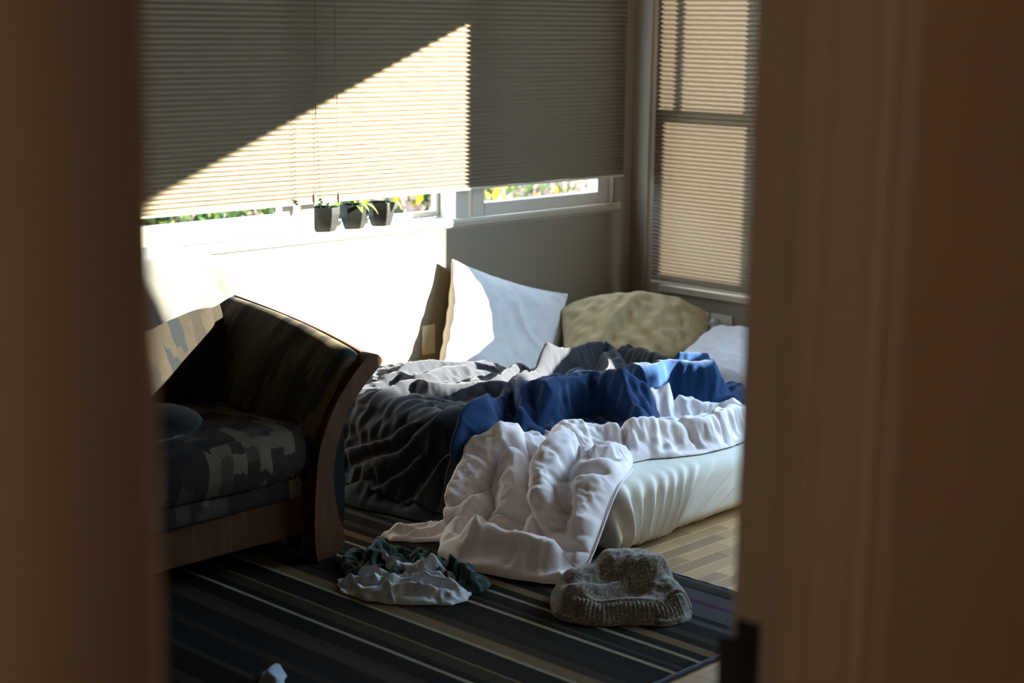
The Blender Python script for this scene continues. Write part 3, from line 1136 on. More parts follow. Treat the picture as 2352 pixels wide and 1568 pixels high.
def pillow(name, mat, w, h, t, centre, ex, ey, label, seed=1, dent=None, arch=0.0, fold_dir=(1, .4, 0), fold_amp=.010, n=109, sag=None, crump=.035, parent=None):
    """soft pillow, ex along its width, ey along its height; thickness t"""
    ex, ey = Vector(ex).normalized(), Vector(ey).normalized()
    ez = ex.cross(ey).normalized()
    ey = ez.cross(ex)
    u = np.linspace(-1, 1, n)
    U, V = np.meshgrid(u, u, indexing='ij')
    U, V = U.ravel(), V.ravel()
    # pull the sides in between the corners
    X = w / 2 * U * (1 - .07 * (1 - V ** 2) * np.abs(U) ** 3)
    Y = h / 2 * V * (1 - .09 * (1 - U ** 2) * np.abs(V) ** 3)
    prof = ((1 - np.abs(U) ** 2.6) * (1 - np.abs(V) ** 2.6)) ** .48
    Y = Y - arch * (U ** 2) * (.6 + .4 * V)
    P2 = np.column_stack([X, Y, np.zeros_like(X)])
    verts, faces = [], []
    allv = []
    for s in (1, -1):
        Z = s * t / 2 * prof
        P3 = np.column_stack([X, Y, Z])
        wr = fold_amp * prof ** .5 * (folds(P3, fold_dir, 7, seed + (0 if s > 0 else 40)) - .25 + .5 * folds(P3, (fold_dir[1], -fold_dir[0], 0), 11, seed + 7))
        edge = np.clip(1 - prof * 1.2, 0, 1)
        wr += .004 * edge * np.sin(60 * (X + Y) + 5 * noise(P3, 8, seed)) * (prof > .02)
        wr += .012 * prof * noise(P3, 3.5, seed + 3)
        Z = Z + s * wr
        if dent is not None and s > 0:
            for (du, dv, da, dr) in dent:
                Z -= da * np.exp(-(((X - du) ** 2 + (Y - dv) ** 2) / dr ** 2))
        if sag is not None:
            Z = Z + sag(X, Y)
        G = np.column_stack([X, Y, Z])
        bd_ = (1 - np.maximum(np.abs(U), np.abs(V))) * .2 - .004
        G = crumple(G, bd_, n, n, [(6, crump, crump * .5, 90, .02, .3), (3, crump * .4, crump * .25, 50, .05, .3)], None, seed)
        allv.append(G)
    f = grid_faces(n, n)
    vs_ = np.vstack(allv)
    fs_ = [tuple(q) for q in f] + [tuple(q[::-1] + n * n) for q in f]
    Mx = np.array([ex, ey, ez]).T
    W_ = vs_ @ Mx.T + np.array(centre)
    W_[:, 2] = np.maximum(W_[:, 2], MZ + .012 + .004 * noise(W_, 9, seed))       # rests on the mattress
    W_[:, 1] = np.minimum(W_[:, 1], YA - .004)
    W_[:, 0] = np.minimum(W_[:, 0], XB - .018)
    me = bpy.data.meshes.new(name)
    me.from_pydata([tuple(map(float, p)) for p in W_], [], [tuple(map(int, q)) for q in fs_])
    bm = bmesh.new()
    bm.from_mesh(me)
    bmesh.ops.remove_doubles(bm, verts=bm.verts, dist=.0004)
    bmesh.ops.recalc_face_normals(bm, faces=bm.faces)
    bm.to_mesh(me)
    bm.free()
    o = obj_from(me, name, mat)
    if label: tag(o, label, 'pillow')
    return o


pillow('pillow', M['pillow_white'], .68, .47, .11, (4.715, 4.524, .368), (.952, -.05, -.30), (.285, .12, .91),
       'white pillow leaning against the wall below the long window, half in sun', seed=11, fold_dir=(.6, .8, 0), fold_amp=.012)
pillow('pillow', M['pillow_beige'], .64, .42, .21, (5.225, 4.262, .335), (.74, -.67, -.02), (.42, .46, .78),
       'beige pillow slumped in the corner of the room', seed=21, arch=.10, crump=.13, fold_dir=(.5, .85, 0), fold_amp=.018)
pillow('pillow', M['pillow_grey'], .62, .42, .16, (5.255, 3.70, .300), (.03, -1, 0), (.93, .03, .36),
       'pale grey pillow at the right edge, below the charger', seed=31, fold_dir=(.2, 1, 0), fold_amp=.012)

# --- white comforter: spills from the bed top over the near corner of the bed on to the rug
CSTROKE = [
    ([(.065, 3.553), (-.03, 3.575), (-.06, 3.60), (-.151, 3.585), (-.257, 3.555), (-.33, 3.52)], .058, .050),
    ([(.272, 3.359), (.228, 3.425), (.141, 3.440), (.037, 3.358), (-.064, 3.316), (-.167, 3.256), (-.25, 3.20)], .070, .058),
    ([(.026, 3.193), (-.057, 3.154), (-.159, 3.102), (-.23, 3.07)], .040, .055),
    ([(-.42, 3.464), (-.30, 3.465), (-.186, 3.458)], .034, .030),
    ([(-.45, 3.35), (-.309, 3.375), (-.24, 3.335)], .030, .028),
    ([(-.006, 3.50), (-.097, 3.445), (-.201, 3.386), (-.26, 3.325)], .018, .040),
    ([(-.43, 3.40), (-.42, 3.30), (-.40, 3.20), (-.37, 3.11), (-.32, 3.05)], .058, .050),
    ([(.295, 3.406), (.335, 3.319), (.427, 3.283), (.524, 3.245), (.653, 3.225), (.885, 3.244)], .070, .052),
    ([(.046, 3.251), (.08, 3.226), (.15, 3.235)], .040, .035),
    ([(.66, 3.57), (.75, 3.545), (.80, 3.50)], .085, .05),
    ([(.80, 3.52), (.90, 3.42), (.98, 3.33)], .03, .04),
    ([(.55, 3.42), (.66, 3.36), (.80, 3.34)], .028, .03),
    # creases
    ([(.039, 3.538), (.003, 3.464), (-.095, 3.371), (-.195, 3.299), (-.24, 3.291)], -.060, .010),
    ([(.003, 3.464), (-.044, 3.512), (-.113, 3.509), (-.149, 3.482)], -.045, .009),
    ([(-.28, 3.60), (-.251, 3.51), (-.153, 3.49)], -.035, .008),
    ([(-.209, 3.289), (-.259, 3.381), (-.40, 3.41)], -.040, .009),
    ([(.072, 3.315), (.016, 3.267), (-.039, 3.247), (-.097, 3.242)], -.055, .010),
    ([(-.039, 3.247), (-.049, 3.186), (-.014, 3.11)], -.040, .009),
    ([(-.198, 3.279), (-.265, 3.165), (-.275, 3.09), (-.26, 3.02)], -.040, .010),
    ([(-.38, 3.46), (-.36, 3.36), (-.33, 3.27), (-.28, 3.19)], -.035, .010),
    ([(.33, 3.40), (.306, 3.331), (.26, 3.28)], -.045, .009),
    ([(.48, 3.32), (.52, 3.25), (.52, 3.19)], -.035, .009),
    ([(.64, 3.30), (.66, 3.22), (.64, 3.16)], -.030, .009),
    ([(-.149, 3.482), (-.20, 3.44), (-.26, 3.42)], -.03, .008),
    ([(-.097, 3.242), (-.15, 3.20), (-.16, 3.13)], -.03, .009),
    ([(.13, 3.44), (.10, 3.36), (.09, 3.30)], -.03, .009),
]
CPOLY = [(.155, 3.72), (.003, 3.66), (-.045, 3.655), (-.165, 3.635), (-.28, 3.60), (-.40, 3.53), (-.485, 3.45), (-.515, 3.34), (-.505, 3.24), (-.485, 3.15), (-.455, 3.07), (-.42, 3.005), (-.34, 3.005),
         (-.26, 3.01), (-.158, 3.04), (-.024, 3.075), (.10, 3.14), (.19, 3.20), (.25, 3.25), (.33, 3.235), (.40, 3.19), (.51, 3.155), (.65, 3.15), (.80, 3.165), (.95, 3.19),
         (1.02, 3.30), (1.0, 3.45), (.90, 3.60), (.75, 3.66), (.5, 3.64), (.3, 3.66)]
S_ = np.arange(-.54, 1.06, ds)
Y_ = np.arange(2.97, 3.76, ds)
SS, YY = [a.ravel() for a in np.meshgrid(S_, Y_, indexing='ij')]
P2 = np.column_stack([SS, YY])
P2w = P2 + .010 * np.column_stack([noise(P2, 8, 13), noise(P2, 8, 14)])
sd = poly_sd(P2 + .006 * np.column_stack([noise(P2, 12, 13), noise(P2, 12, 14)]), CPOLY)
edge = np.sqrt(np.clip(1 - (1 - np.clip(sd / .055, 0, 1)) ** 2, 0, 1))
T = .058 + .012 * noise(P2, 4, 18) - .02 * sstep(.3, .5, SS)
T = add_strokes(T, P2w, CSTROKE, 87)
T += .020 * (folds(P2, (.8, .6), 8, 151) - .28) * sstep(.3, .1, SS)
T += .014 * (folds(P2, (.25, .97), 13, 152) - .28) * sstep(.1, .3, SS)
T += .012 * (folds(P2, (.9, -.4), 12, 161) - .25) + .006 * (folds(P2, (.4, .9), 20, 163) - .25)
T += .0026 * (folds(P2, (.6, .8), 42, 171) - .3)
T = edge * np.clip(T, .012, None) + .003
SS, YY = snap_edge(SS, YY, sd, len(S_), len(Y_), ds)
cv = drape_curve([(5.7, MZ + .004), (MX0 + .045, MZ + .004), (MX0 + .0, .195), (3.47, .016), (3.40, .013), (2.9, .013)], .06)
co = drape(cv, SS, YY, T)
co[:, 2] = np.maximum(co[:, 2], .012)
h2 = sstep(.25, .05, SS).reshape(len(S_), len(Y_))
lo2 = (1 - .6 * sstep(-.22, -.32, SS)).reshape(len(S_), len(Y_))
co = crumple(co, sd, len(S_), len(Y_), [(4, .06 + .05 * (1 - h2), (.085 - .04 * (1 - h2)) * lo2, 130, .015, .3), (2, .085 * lo2, .075 * lo2, 110, .022, .25), (1, .045 * lo2, .045 * lo2, 50, .03, .2)], bed_clamp, 13)
cv_, cf_ = cut_grid(co, sd, len(S_), len(Y_))
comf = mesh_obj('comforter', cv_, cf_, M['comforter'], smooth=True)
tag(comf, 'puffy white comforter spilling over the near bed corner onto the rug', 'comforter')
# stitched hem along its open edge
hs_ = spline([(.16, 3.17), (.06, 3.115), (-.024, 3.075), (-.10, 3.053), (-.18, 3.03), (-.26, 3.01), (-.34, 3.005), (-.42, 3.005)], 70)
hq = drape(cv, hs_[:, 0], hs_[:, 1] - .002, np.full(len(hs_), .012))
hm = MB().tube([tuple(p) for p in hq], .0035, 6).build('hem', M['comforter'], comf, smooth=True)
hm.matrix_parent_inverse = Matrix.Translation(-Vector(comf.location))

# ------------------------------------------------------------------ sofa


def tapestry(name, U, V, cu=.045, cv=.075, pal=None, rib=.0042, seed=0.0, dark=1.0):
    """woven upholstery: ribbed cloth with patches of colour in columns; U, V give the weave directions"""
    g = NT(name)
    tc = g.n('TexCoord')

    def dot(v):
        nd = g.n('VectorMath', operation='DOT_PRODUCT')
        g.l(tc.outputs['Object'], nd.inputs[0])
        nd.inputs[1].default_value = v
        return nd.outputs['Value']
    nz = g.noise(g.coord('Object', (1, 1, 1)), 9, 2)
    u = g.math('ADD', dot(U), g.math('MULTIPLY', nz, .03))
    v = g.math('ADD', dot(V), g.math('MULTIPLY', g.noise(g.coord('Object', (1, 1, 1)), 22, 3), .10))
    cu_ = g.math('FLOOR', g.math('DIVIDE', u, cu))
    wn = g.n('TexWhiteNoise', noise_dimensions='1D')
    g.l(g.math('ADD', cu_, seed), wn.inputs['W'])
    vv = g.math('ADD', g.math('DIVIDE', v, cv), g.math('MULTIPLY', wn.outputs['Value'], 3.7))
    # a second finer column split makes the patches step like woven shapes
    cu2 = g.math('FLOOR', g.math('DIVIDE', u, cu * .5))
    wn3 = g.n('TexWhiteNoise', noise_dimensions='1D')
    g.l(cu2, wn3.inputs['W'])
    vv = g.math('FLOOR', g.math('ADD', vv, g.math('MULTIPLY', wn3.outputs['Value'], .25)))
    cb = g.n('CombineXYZ')
    g.l(cu_, cb.inputs[0])
    g.l(vv, cb.inputs[1])
    cb.inputs[2].default_value = seed
    w2 = g.n('TexWhiteNoise', noise_dimensions='3D')
    g.l(cb.outputs[0], w2.inputs['Vector'])
    pal = pal or [(0, (.070, .052, .045)), (.22, (.29, .225, .16)), (.44, (.040, .033, .030)), (.58, (.15, .115, .09)), (.74, (.33, .26, .185)), (.87, (.035, .060, .062)), (.95, (.15, .04, .06))]
    c = g.ramp(w2.outputs['Value'], [(p, tuple(x * dark for x in q)) for p, q in pal], 'CONSTANT')
    ribs = g.math('SINE', g.math('MULTIPLY', u, 2 * math.pi / rib))
    rb = g.math('MULTIPLY_ADD', ribs, .5, .5)
    fz = g.noise(g.coord('Object', (1, 1, 1)), 420, 2)
    c2 = g.mix(g.math('MULTIPLY', g.math('SUBTRACT', 1.0, rb), .55), c, tuple(x * dark for x in (.035, .03, .03)))
    c2 = g.mix(g.math('MULTIPLY', fz, .5), c2, (.02, .02, .02), 'MULTIPLY')
    g.pbsdf(c2, .95, g.math('ADD', rb, fz), .5, .0012, Sheen_Weight=.03, Specular_IOR_Level=.06)
    return g.m


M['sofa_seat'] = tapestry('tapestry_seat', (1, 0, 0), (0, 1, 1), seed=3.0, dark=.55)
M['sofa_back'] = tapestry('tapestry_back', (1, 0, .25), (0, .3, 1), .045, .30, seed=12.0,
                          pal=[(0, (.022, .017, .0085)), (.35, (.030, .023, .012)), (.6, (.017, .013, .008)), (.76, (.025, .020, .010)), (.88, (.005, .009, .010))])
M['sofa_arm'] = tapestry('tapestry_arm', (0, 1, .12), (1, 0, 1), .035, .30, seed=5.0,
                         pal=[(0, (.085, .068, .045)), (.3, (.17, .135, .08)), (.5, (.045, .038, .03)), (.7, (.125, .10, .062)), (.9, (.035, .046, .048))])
M['sofa_dark'] = cloth('black_sofa_backing', (.008, .008, .009), weave=600, sheen=0)
M['sofa_wood'] = wood('sofa_walnut', (.040, .018, .008), (.095, .046, .021), .7, (9, 9, 1.4), rnd=False, ring=5, spec=.08)

sofa = empty('sofa', (2.15, 4.1, 0))
tag(sofa, 'brown tapestry sofa with curved wooden arm against the window wall', 'sofa')


def soft(lo, hi, r, step, name, mat, root, fn=None):
    me = rbox(lo, hi, np.array(r if hasattr(r, '__len__') else [r] * 3), step)
    if fn: sculpt(me, fn)
    o = obj_from(me, name, mat, root)
    o.matrix_parent_inverse = Matrix.Translation(-Vector(root.location))
    return o


def puff(lo, hi, amp, seed, wr=.006):
    lo, hi = np.array(lo), np.array(hi)

    def fn(co, no):
        q = (co - lo) / (hi - lo) * 2 - 1
        b = np.ones(len(co))
        for k in range(3):
            b *= np.where(np.abs(no[:, k]) > .6, 1, np.clip(1 - np.abs(q[:, k]) ** 3, 0, 1))
        d = amp * b + wr * (folds(co, (.2, 1, .3), 6, seed) - .3) + .004 * noise(co, 5, seed)
        return co + no * d[:, None]
    return fn


for x0, x1, sd_ in ((1.20, 2.115, 7), (2.125, 3.032, 9)):
    lo, hi = (x0, 3.682, .262), (x1, 4.32, .415)
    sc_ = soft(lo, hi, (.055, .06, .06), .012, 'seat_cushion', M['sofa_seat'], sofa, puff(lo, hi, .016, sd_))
lo, hi = (1.20, 3.70, .195), (3.022, 4.32, .272)
soft(lo, hi, (.02, .03, .03), .014, 'seat_deck', M['sofa_seat'], sofa, puff(lo, hi, .008, 4))
child(MB().box((1.20, 3.715, .082), (3.02, 3.745, .205)), 'front_rail', M['sofa_wood'], sofa, bevel=.004)
child(MB().box((1.15, 3.76, .09), (3.04, 4.50, .20)), 'base', M['sofa_dark'], sofa, bevel=.005)


def lean_back(lo, hi, amp, seed):
    base = puff(lo, hi, amp, seed)

    def fn(co, no):
        co = base(co, no)
        co[:, 1] += (co[:, 2] - .40) * .20
        return co
    return fn


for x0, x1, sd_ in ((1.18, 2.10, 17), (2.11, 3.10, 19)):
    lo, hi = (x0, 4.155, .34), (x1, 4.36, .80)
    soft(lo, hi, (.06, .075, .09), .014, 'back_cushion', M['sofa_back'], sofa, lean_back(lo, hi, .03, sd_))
child(MB().box((1.16, 4.46, .09), (3.16, 4.575, .80)), 'back_frame', M['sofa_dark'], sofa, bevel=.02)

# upholstered arm: a section lofted from the front (low) to the back (high)
sec = [(3.015, .30), (3.020, .36), (3.032, .41), (3.052, .455), (3.078, .50), (3.105, .54), (3.135, .575), (3.165, .600), (3.195, .612), (3.220, .606), (3.232, .590), (3.228, .566), (3.205, .54), (3.165, .49), (3.13, .43), (3.105, .36), (3.10, .30)]


def loft_arm(mirror=False):
    ny = 46
    vs_, n = [], len(sec)
    sec_d = spline(sec, 70)
    n = len(sec_d)
    c = sec_d.mean(0)
    for j in range(ny):
        t = j / (ny - 1)
        y = 3.690 + (4.43 - 3.690) * t
        e = min(t / .05, 1.0)
        sh = .88 + .12 * math.sqrt(1 - (1 - e) ** 2)
        for k in range(n):
            x, z = sec_d[k]
            x, z = c[0] + (x - c[0]) * sh, c[1] + (z - c[1]) * sh
            up = max(0, z - .33) / .28
            z = z + up * ((y - 3.69) * .155 + .022 * math.sin(math.pi * t ** .8))
            x = x - up * (y - 3.69) * .03
            vs_.append((x, y, z))
    vs_ = np.array(vs_)
    # plump it up and wrinkle it
    wob = .008 * noise(vs_, 5, 31) + .007 * (folds(vs_, (.6, .1, .8), 8, 33) - .3)
    nrm = np.column_stack([-np.ones(len(vs_)) * .8, np.zeros(len(vs_)), np.ones(len(vs_)) * .6])
    vs_ = vs_ + nrm * wob[:, None]
    vs_[:, 1] += .006 * noise(vs_, 14, 35)
    if mirror: vs_[:, 0] = 4.23 - vs_[:, 0]
    fs_ = []
    for j in range(ny - 1):
        for k in range(n):
            q = (j * n + k, j * n + (k + 1) % n, (j + 1) * n + (k + 1) % n, (j + 1) * n + k)
            fs_.append(q if mirror else q[::-1])
    fs_ += [tuple(range(n)), tuple((ny - 1) * n + k for k in range(n - 1, -1, -1))]
    return vs_, fs_


for mir in (False, True):
    v_, f_ = loft_arm(mir)
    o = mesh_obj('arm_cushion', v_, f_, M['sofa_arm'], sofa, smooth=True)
    o.matrix_parent_inverse = Matrix.Translation(-Vector(sofa.location))
    mx = (lambda x: 4.23 - x) if mir else (lambda x: x)
    # piping along the front edge of the arm
    pp = [(mx(x - .004), 3.690, z) for x, z in spline(sec[1:11], 30)]
    q = MB().tube(pp, .0045, 6).build('piping', M['sofa_arm'], o, smooth=True)
    q.matrix_parent_inverse = Matrix.Translation(-Vector(sofa.location))
    # curved wooden front post
    outer = [(3.262, .604), (3.276, .590), (3.272, .572), (3.232, .540), (3.172, .484), (3.125, .415), (3.098, .345), (3.083, .270), (3.088, .200), (3.104, .130), (3.128, .060)]
    foot = [(3.122, .045), (3.090, .012), (3.062, .006), (3.020, .006)]
    inner = [(3.012, .05), (3.010, .15), (3.018, .26), (3.030, .345), (3.058, .415), (3.090, .47), (3.130, .522), (3.180, .572), (3.225, .604), (3.245, .610)]
    o1, i1 = spline(outer, 40), spline(inner, 36)
    prof = [tuple(p) for p in o1] + foot + [tuple(p) for p in i1]
    prof = [(mx(x), z) for x, z in prof]
    me_ = MB()
    n = len(prof)
    ys = (3.655, 3.660, 3.700, 3.705)
    cx_, cz_ = np.mean([p[0] for p in prof]), np.mean([p[1] for p in prof])
    # strip-built plank so that the curved outline shades cleanly
    no_, ni_ = len(o1), len(i1)
    k_ = 40
    L_ = spline(outer + foot[:2], k_)
    R_ = spline([foot[3]] + inner, k_)[::-1]
    vs_, fs_ = [], []
    for y in (3.655, 3.705):
        for a, b in zip(L_, R_):
            for t in (0, .5, 1):
                vs_.append((mx(a[0] * (1 - t) + b[0] * t), y, a[1] * (1 - t) + b[1] * t))
    m_ = (k_ + 1) * 3
    for k in range(k_):
        for t in range(2):
            a = k * 3 + t
            fs_.append((a, a + 3, a + 4, a + 1))
            fs_.append((m_ + a, m_ + a + 1, m_ + a + 4, m_ + a + 3))
        for t in (0, 2):
            a = k * 3 + t
            fs_.append((a, m_ + a, m_ + a + 3, a + 3) if t == 0 else (a, a + 3, m_ + a + 3, m_ + a))
    for k in (0, k_):
        for t in range(2):
            a = k * 3 + t
            fs_.append((a, a + 1, m_ + a + 1, m_ + a) if k == 0 else (a, m_ + a, m_ + a + 1, a + 1))
    me2 = MB().add(vs_, fs_)
    child(me2, 'arm_post', M['sofa_wood'], sofa, bevel=.0)
    # wooden top rail running back along the outside of the arm
    rail = []
    for j in range(14):
        t = j / 13
        y = 3.70 + .74 * t
        zt_ = .598 + t * .118 + .016 * math.sin(math.pi * t ** .8)
        xo = 3.268 - t * .018
        rail.append([(mx(xo - .030), y, zt_ + .008), (mx(xo), y, zt_ - .004), (mx(xo + .002), y, zt_ - .020), (mx(xo - .045), y, zt_ - .050), (mx(xo - .055), y, zt_ - .035)])
    vs_ = [p for r_ in rail for p in r_]
    fs_ = []
    for j in range(13):
        for k in range(5):
            fs_.append((j * 5 + k, j * 5 + (k + 1) % 5, (j + 1) * 5 + (k + 1) % 5, (j + 1) * 5 + k))
    fs_ += [(4, 3, 2, 1, 0), tuple(13 * 5 + k for k in range(5))]
    child(MB().add(vs_, fs_), 'arm_rail', M['sofa_wood'], sofa)
    a, b = sorted((mx(3.112), mx(3.178)))
    child(MB().box((a, 3.712, .085), (b, 4.52, .455)), 'side_panel', M['sofa_dark'], sofa, bevel=.004)
    for yy in (3.80, 4.44):
        a, b = sorted((mx(3.07), mx(3.15)))
        child(MB().box((a, yy, .006), (b, yy + .07, .09)), 'foot', M['sofa_dark'], sofa, bevel=.004)

# --- fleece throw over the sofa back
M['fleece'] = cloth('cream_fleece', (.115, .108, .09), weave=380, sheen=.3, bstr=.6, bdist=.002)
ns, nu = 90, 130
U_ = np.linspace(1.95, 3.10, nu)
S2 = np.linspace(0, 1, ns)
prof_ = spline([(4.598, .55), (4.597, .74), (4.575, .835), (4.50, .868), (4.40, .866), (4.28, .858), (4.195, .825), (4.158, .765), (4.140, .695)], ns - 1)
vs_ = []
for i in range(ns):
    for j in range(nu):
        t = S2[i]
        vs_.append((U_[j], prof_[i][0], prof_[i][1]))
vs_ = np.array(vs_)
tt = np.repeat(S2, nu)
hangf = sstep(.62, 1.0, tt)
f_ = folds(vs_ * np.array([1, .3, .3]), (0, .2, 1), 11, 44)
side_ = sstep(2.90, 3.10, vs_[:, 0])
vs_[:, 1] -= .014 + hangf * (.060 * f_  + .02 * side_ * noise(vs_, 14, 49)) + .006 * noise(vs_, 9, 45)
# the end of the throw slides down over the arm
vs_[:, 2] -= hangf * .030 * noise(np.column_stack([vs_[:, 0], np.zeros(len(vs_))]), 4, 46)
vs_[:, 2] += hangf * .045 * sstep(2.98, 3.10, vs_[:, 0])
vs_[:, 2] += .008 * (folds(vs_, (.3, 1, .2), 7, 47) - .3) * (1 - hangf) + .004
vs_[:, 1] = np.minimum(vs_[:, 1], 4.600)
throw = mesh_obj('throw_blanket', vs_, grid_faces(ns, nu), M['fleece'], smooth=True)
sm = throw.modifiers.new('thick', 'SOLIDIFY')
sm.thickness = .010
sm.offset = 0
tag(throw, 'cream fleece throw draped over the sofa back in the sun', 'blanket')

# --- dark soft bag and a small knitted toy left on the seat
M['bag'] = cloth('black_bag_cloth', (.008, .008, .006), weave=500, sheen=.05)
M['moss'] = cloth('moss_green_plush', (.045, .050, .022), weave=260, sheen=.3, bstr=.6, bdist=.002)
mb = MB().ellipsoid((2.50, 3.91, .475), (.215, .155, .055), 26, 14).ellipsoid((2.57, 3.88, .485), (.13, .12, .050), 20, 12).ellipsoid((2.40, 3.93, .50), (.15, .12, .05), 20, 12)
me = fuse(mb, .008, 6)
sculpt(me, lambda c, n: c + n * (.012 * (folds(c, (.8, .4, .2), 8, 81) - .25) + .01 * noise(c, 6, 82))[:, None])
sculpt(me, lambda c, n: np.column_stack([c[:, :2], np.maximum(c[:, 2], .428)]))
bag = obj_from(me, 'soft_bag', M['bag'])
tag(bag, 'slumped black cloth bag lying on the sofa seat', 'bag')
q = MB().tube(spline([(2.36, 3.79, .475), (2.48, 3.765, .47), (2.60, 3.785, .475), (2.68, 3.84, .485), (2.70, 3.91, .485)], 30), .004, 6).build('piping', M['moss'], bag, smooth=True)
q.matrix_parent_inverse = Matrix.Translation(-Vector(bag.location))
mb = MB().ellipsoid((2.575, 4.08, .505), (.055, .045, .06), 16, 10).ellipsoid((2.58, 4.055, .60), (.042, .038, .04), 16, 10).ellipsoid((2.615, 4.045, .635), (.014, .012, .014), 10, 8).ellipsoid((2.55, 4.06, .635), (.014, .012, .014), 10, 8).ellipsoid((2.61, 4.00, .52), (.022, .03, .022), 10, 8)
me = fuse(mb, .005, 4)
sculpt(me, lambda c, n: c + n * (.003 * noise(c, 60, 83))[:, None])
o = obj_from(me, 'plush_toy', M['moss'])
o.location.y -= .012
tag(o, 'small moss green plush toy propped behind the black bag', 'toy')

sofa.location.z += .0065          # stands on the rug
bag.location.z += .012
bag.location.x -= .02
bag.location.y -= .115

# ------------------------------------------------------------------ rug and clothes on the floor


def rug_mat():
    g = NT('striped_flatweave')
    tc = g.n('TexCoord')
    sx = g.n('SeparateXYZ')
    g.l(tc.outputs['Object'], sx.inputs[0])
    x0 = RUG_CX
    wob = g.noise(g.coord('Object', (1, 6, 1)), 60, 2)
    x = g.math('ADD', g.math('ADD', sx.outputs[0], x0), g.math('MULTIPLY_ADD', wob, .004, -.002))
    blk, dk, br, gr = (.007, .0055, .004), (.014, .011, .008), (.042, .029, .017), (.050, .041, .030)
    tan, lin, nav, bl = (.20, .132, .062), (.38, .33, .22), (.014, .014, .015), (.095, .093, .098)
    A = [(1.90, dk), (1.96, tan), (2.0, dk), (2.06, nav), (2.12, lin), (2.135, dk), (2.20, br), (2.24, blk), (2.333, gr), (2.355, nav), (2.44, br), (2.47, nav), (2.50, dk), (2.56, gr), (2.60, br), (2.63, blk), (2.694, lin), (2.707, blk), (2.735, br), (2.783, tan), (2.793, dk), (2.85, blk), (2.878, lin), (2.889, tan), (2.938, br), (2.975, blk), (3.0, dk)]
    B = [(3.0, dk), (3.05, blk), (3.105, lin), (3.119, blk), (3.142, gr), (3.152, blk), (3.175, dk), (3.208, lin), (3.220, blk), (3.258, tan), (3.296, blk), (3.330, gr), (3.362, nav), (3.42, bl), (3.447, nav), (3.475, bl), (3.553, (.085, .028, .085)), (3.575, bl), (3.64, nav), (3.655, gr), (3.70, bl)]

    def rmp(lst, a, b):
        return g.ramp(g.math('DIVIDE', g.math('SUBTRACT', x, a), b - a), [((p - a) / (b - a), c) for p, c in lst], 'CONSTANT')
    ca, cb = rmp(A, 1.90, 3.0), rmp(B, 3.0, 3.73)
    c = g.mix(g.math('GREATER_THAN', x, 3.0), ca, cb)
    v = g.coord('Object', (1, 1, 1))
    fz = g.noise(v, 500, 2)
    rib = g.math('MULTIPLY_ADD', g.math('SINE', g.math('MULTIPLY', x, 2 * math.pi / .0045)), .5, .5)
    c = g.mix(g.math('MULTIPLY', rib, .45), c, (.004, .004, .004))
    c = g.mix(g.math('MULTIPLY', fz, .9), c, (.22, .21, .19), 'MULTIPLY')
    g.pbsdf(c, .98, g.math('ADD', rib, fz), .6, .0015, Specular_IOR_Level=.08)
    return g.m


RX0, RX1, RY0, RY1 = 1.45, 3.716, 2.368, 4.20
RUG_CX = (RX0 + RX1) / 2
M['rug'] = rug_mat()
M['rug_edge'] = cloth('navy_rug_binding', (.022, .035, .062), weave=400, bstr=.5)
nx_, ny_ = 60, 50
me = rbox((RX0, RY0, .0006), (RX1, RY1, .0095), np.array([.004, .004, .004]), .04)
sculpt(me, lambda c, n: c + np.column_stack([np.zeros(len(c)), np.zeros(len(c)), np.where(n[:, 2] > 0, .0012 * noise(c, 3, 3), 0)]))
rug = obj_from(me, 'striped_rug', M['rug'])
tag(rug, 'dark striped flatweave rug in front of the sofa and bed', 'rug')
q = MB().tube([(x, RY0 + .002, .007 + .0008 * math.sin(x * 90)) for x in np.linspace(RX0, RX1, 160)], .0065, 8).build('binding', M['rug_edge'], rug, smooth=True)
q.matrix_parent_inverse = Matrix.Translation(-Vector(rug.location))
q = MB().tube([(RX1 - .002, y, .0065 + .0008 * math.sin(y * 90)) for y in np.linspace(RY0, RY1, 120)], .005, 8).build('binding', M['rug_edge'], rug, smooth=True)
q.matrix_parent_inverse = Matrix.Translation(-Vector(rug.location))
RZ = .011


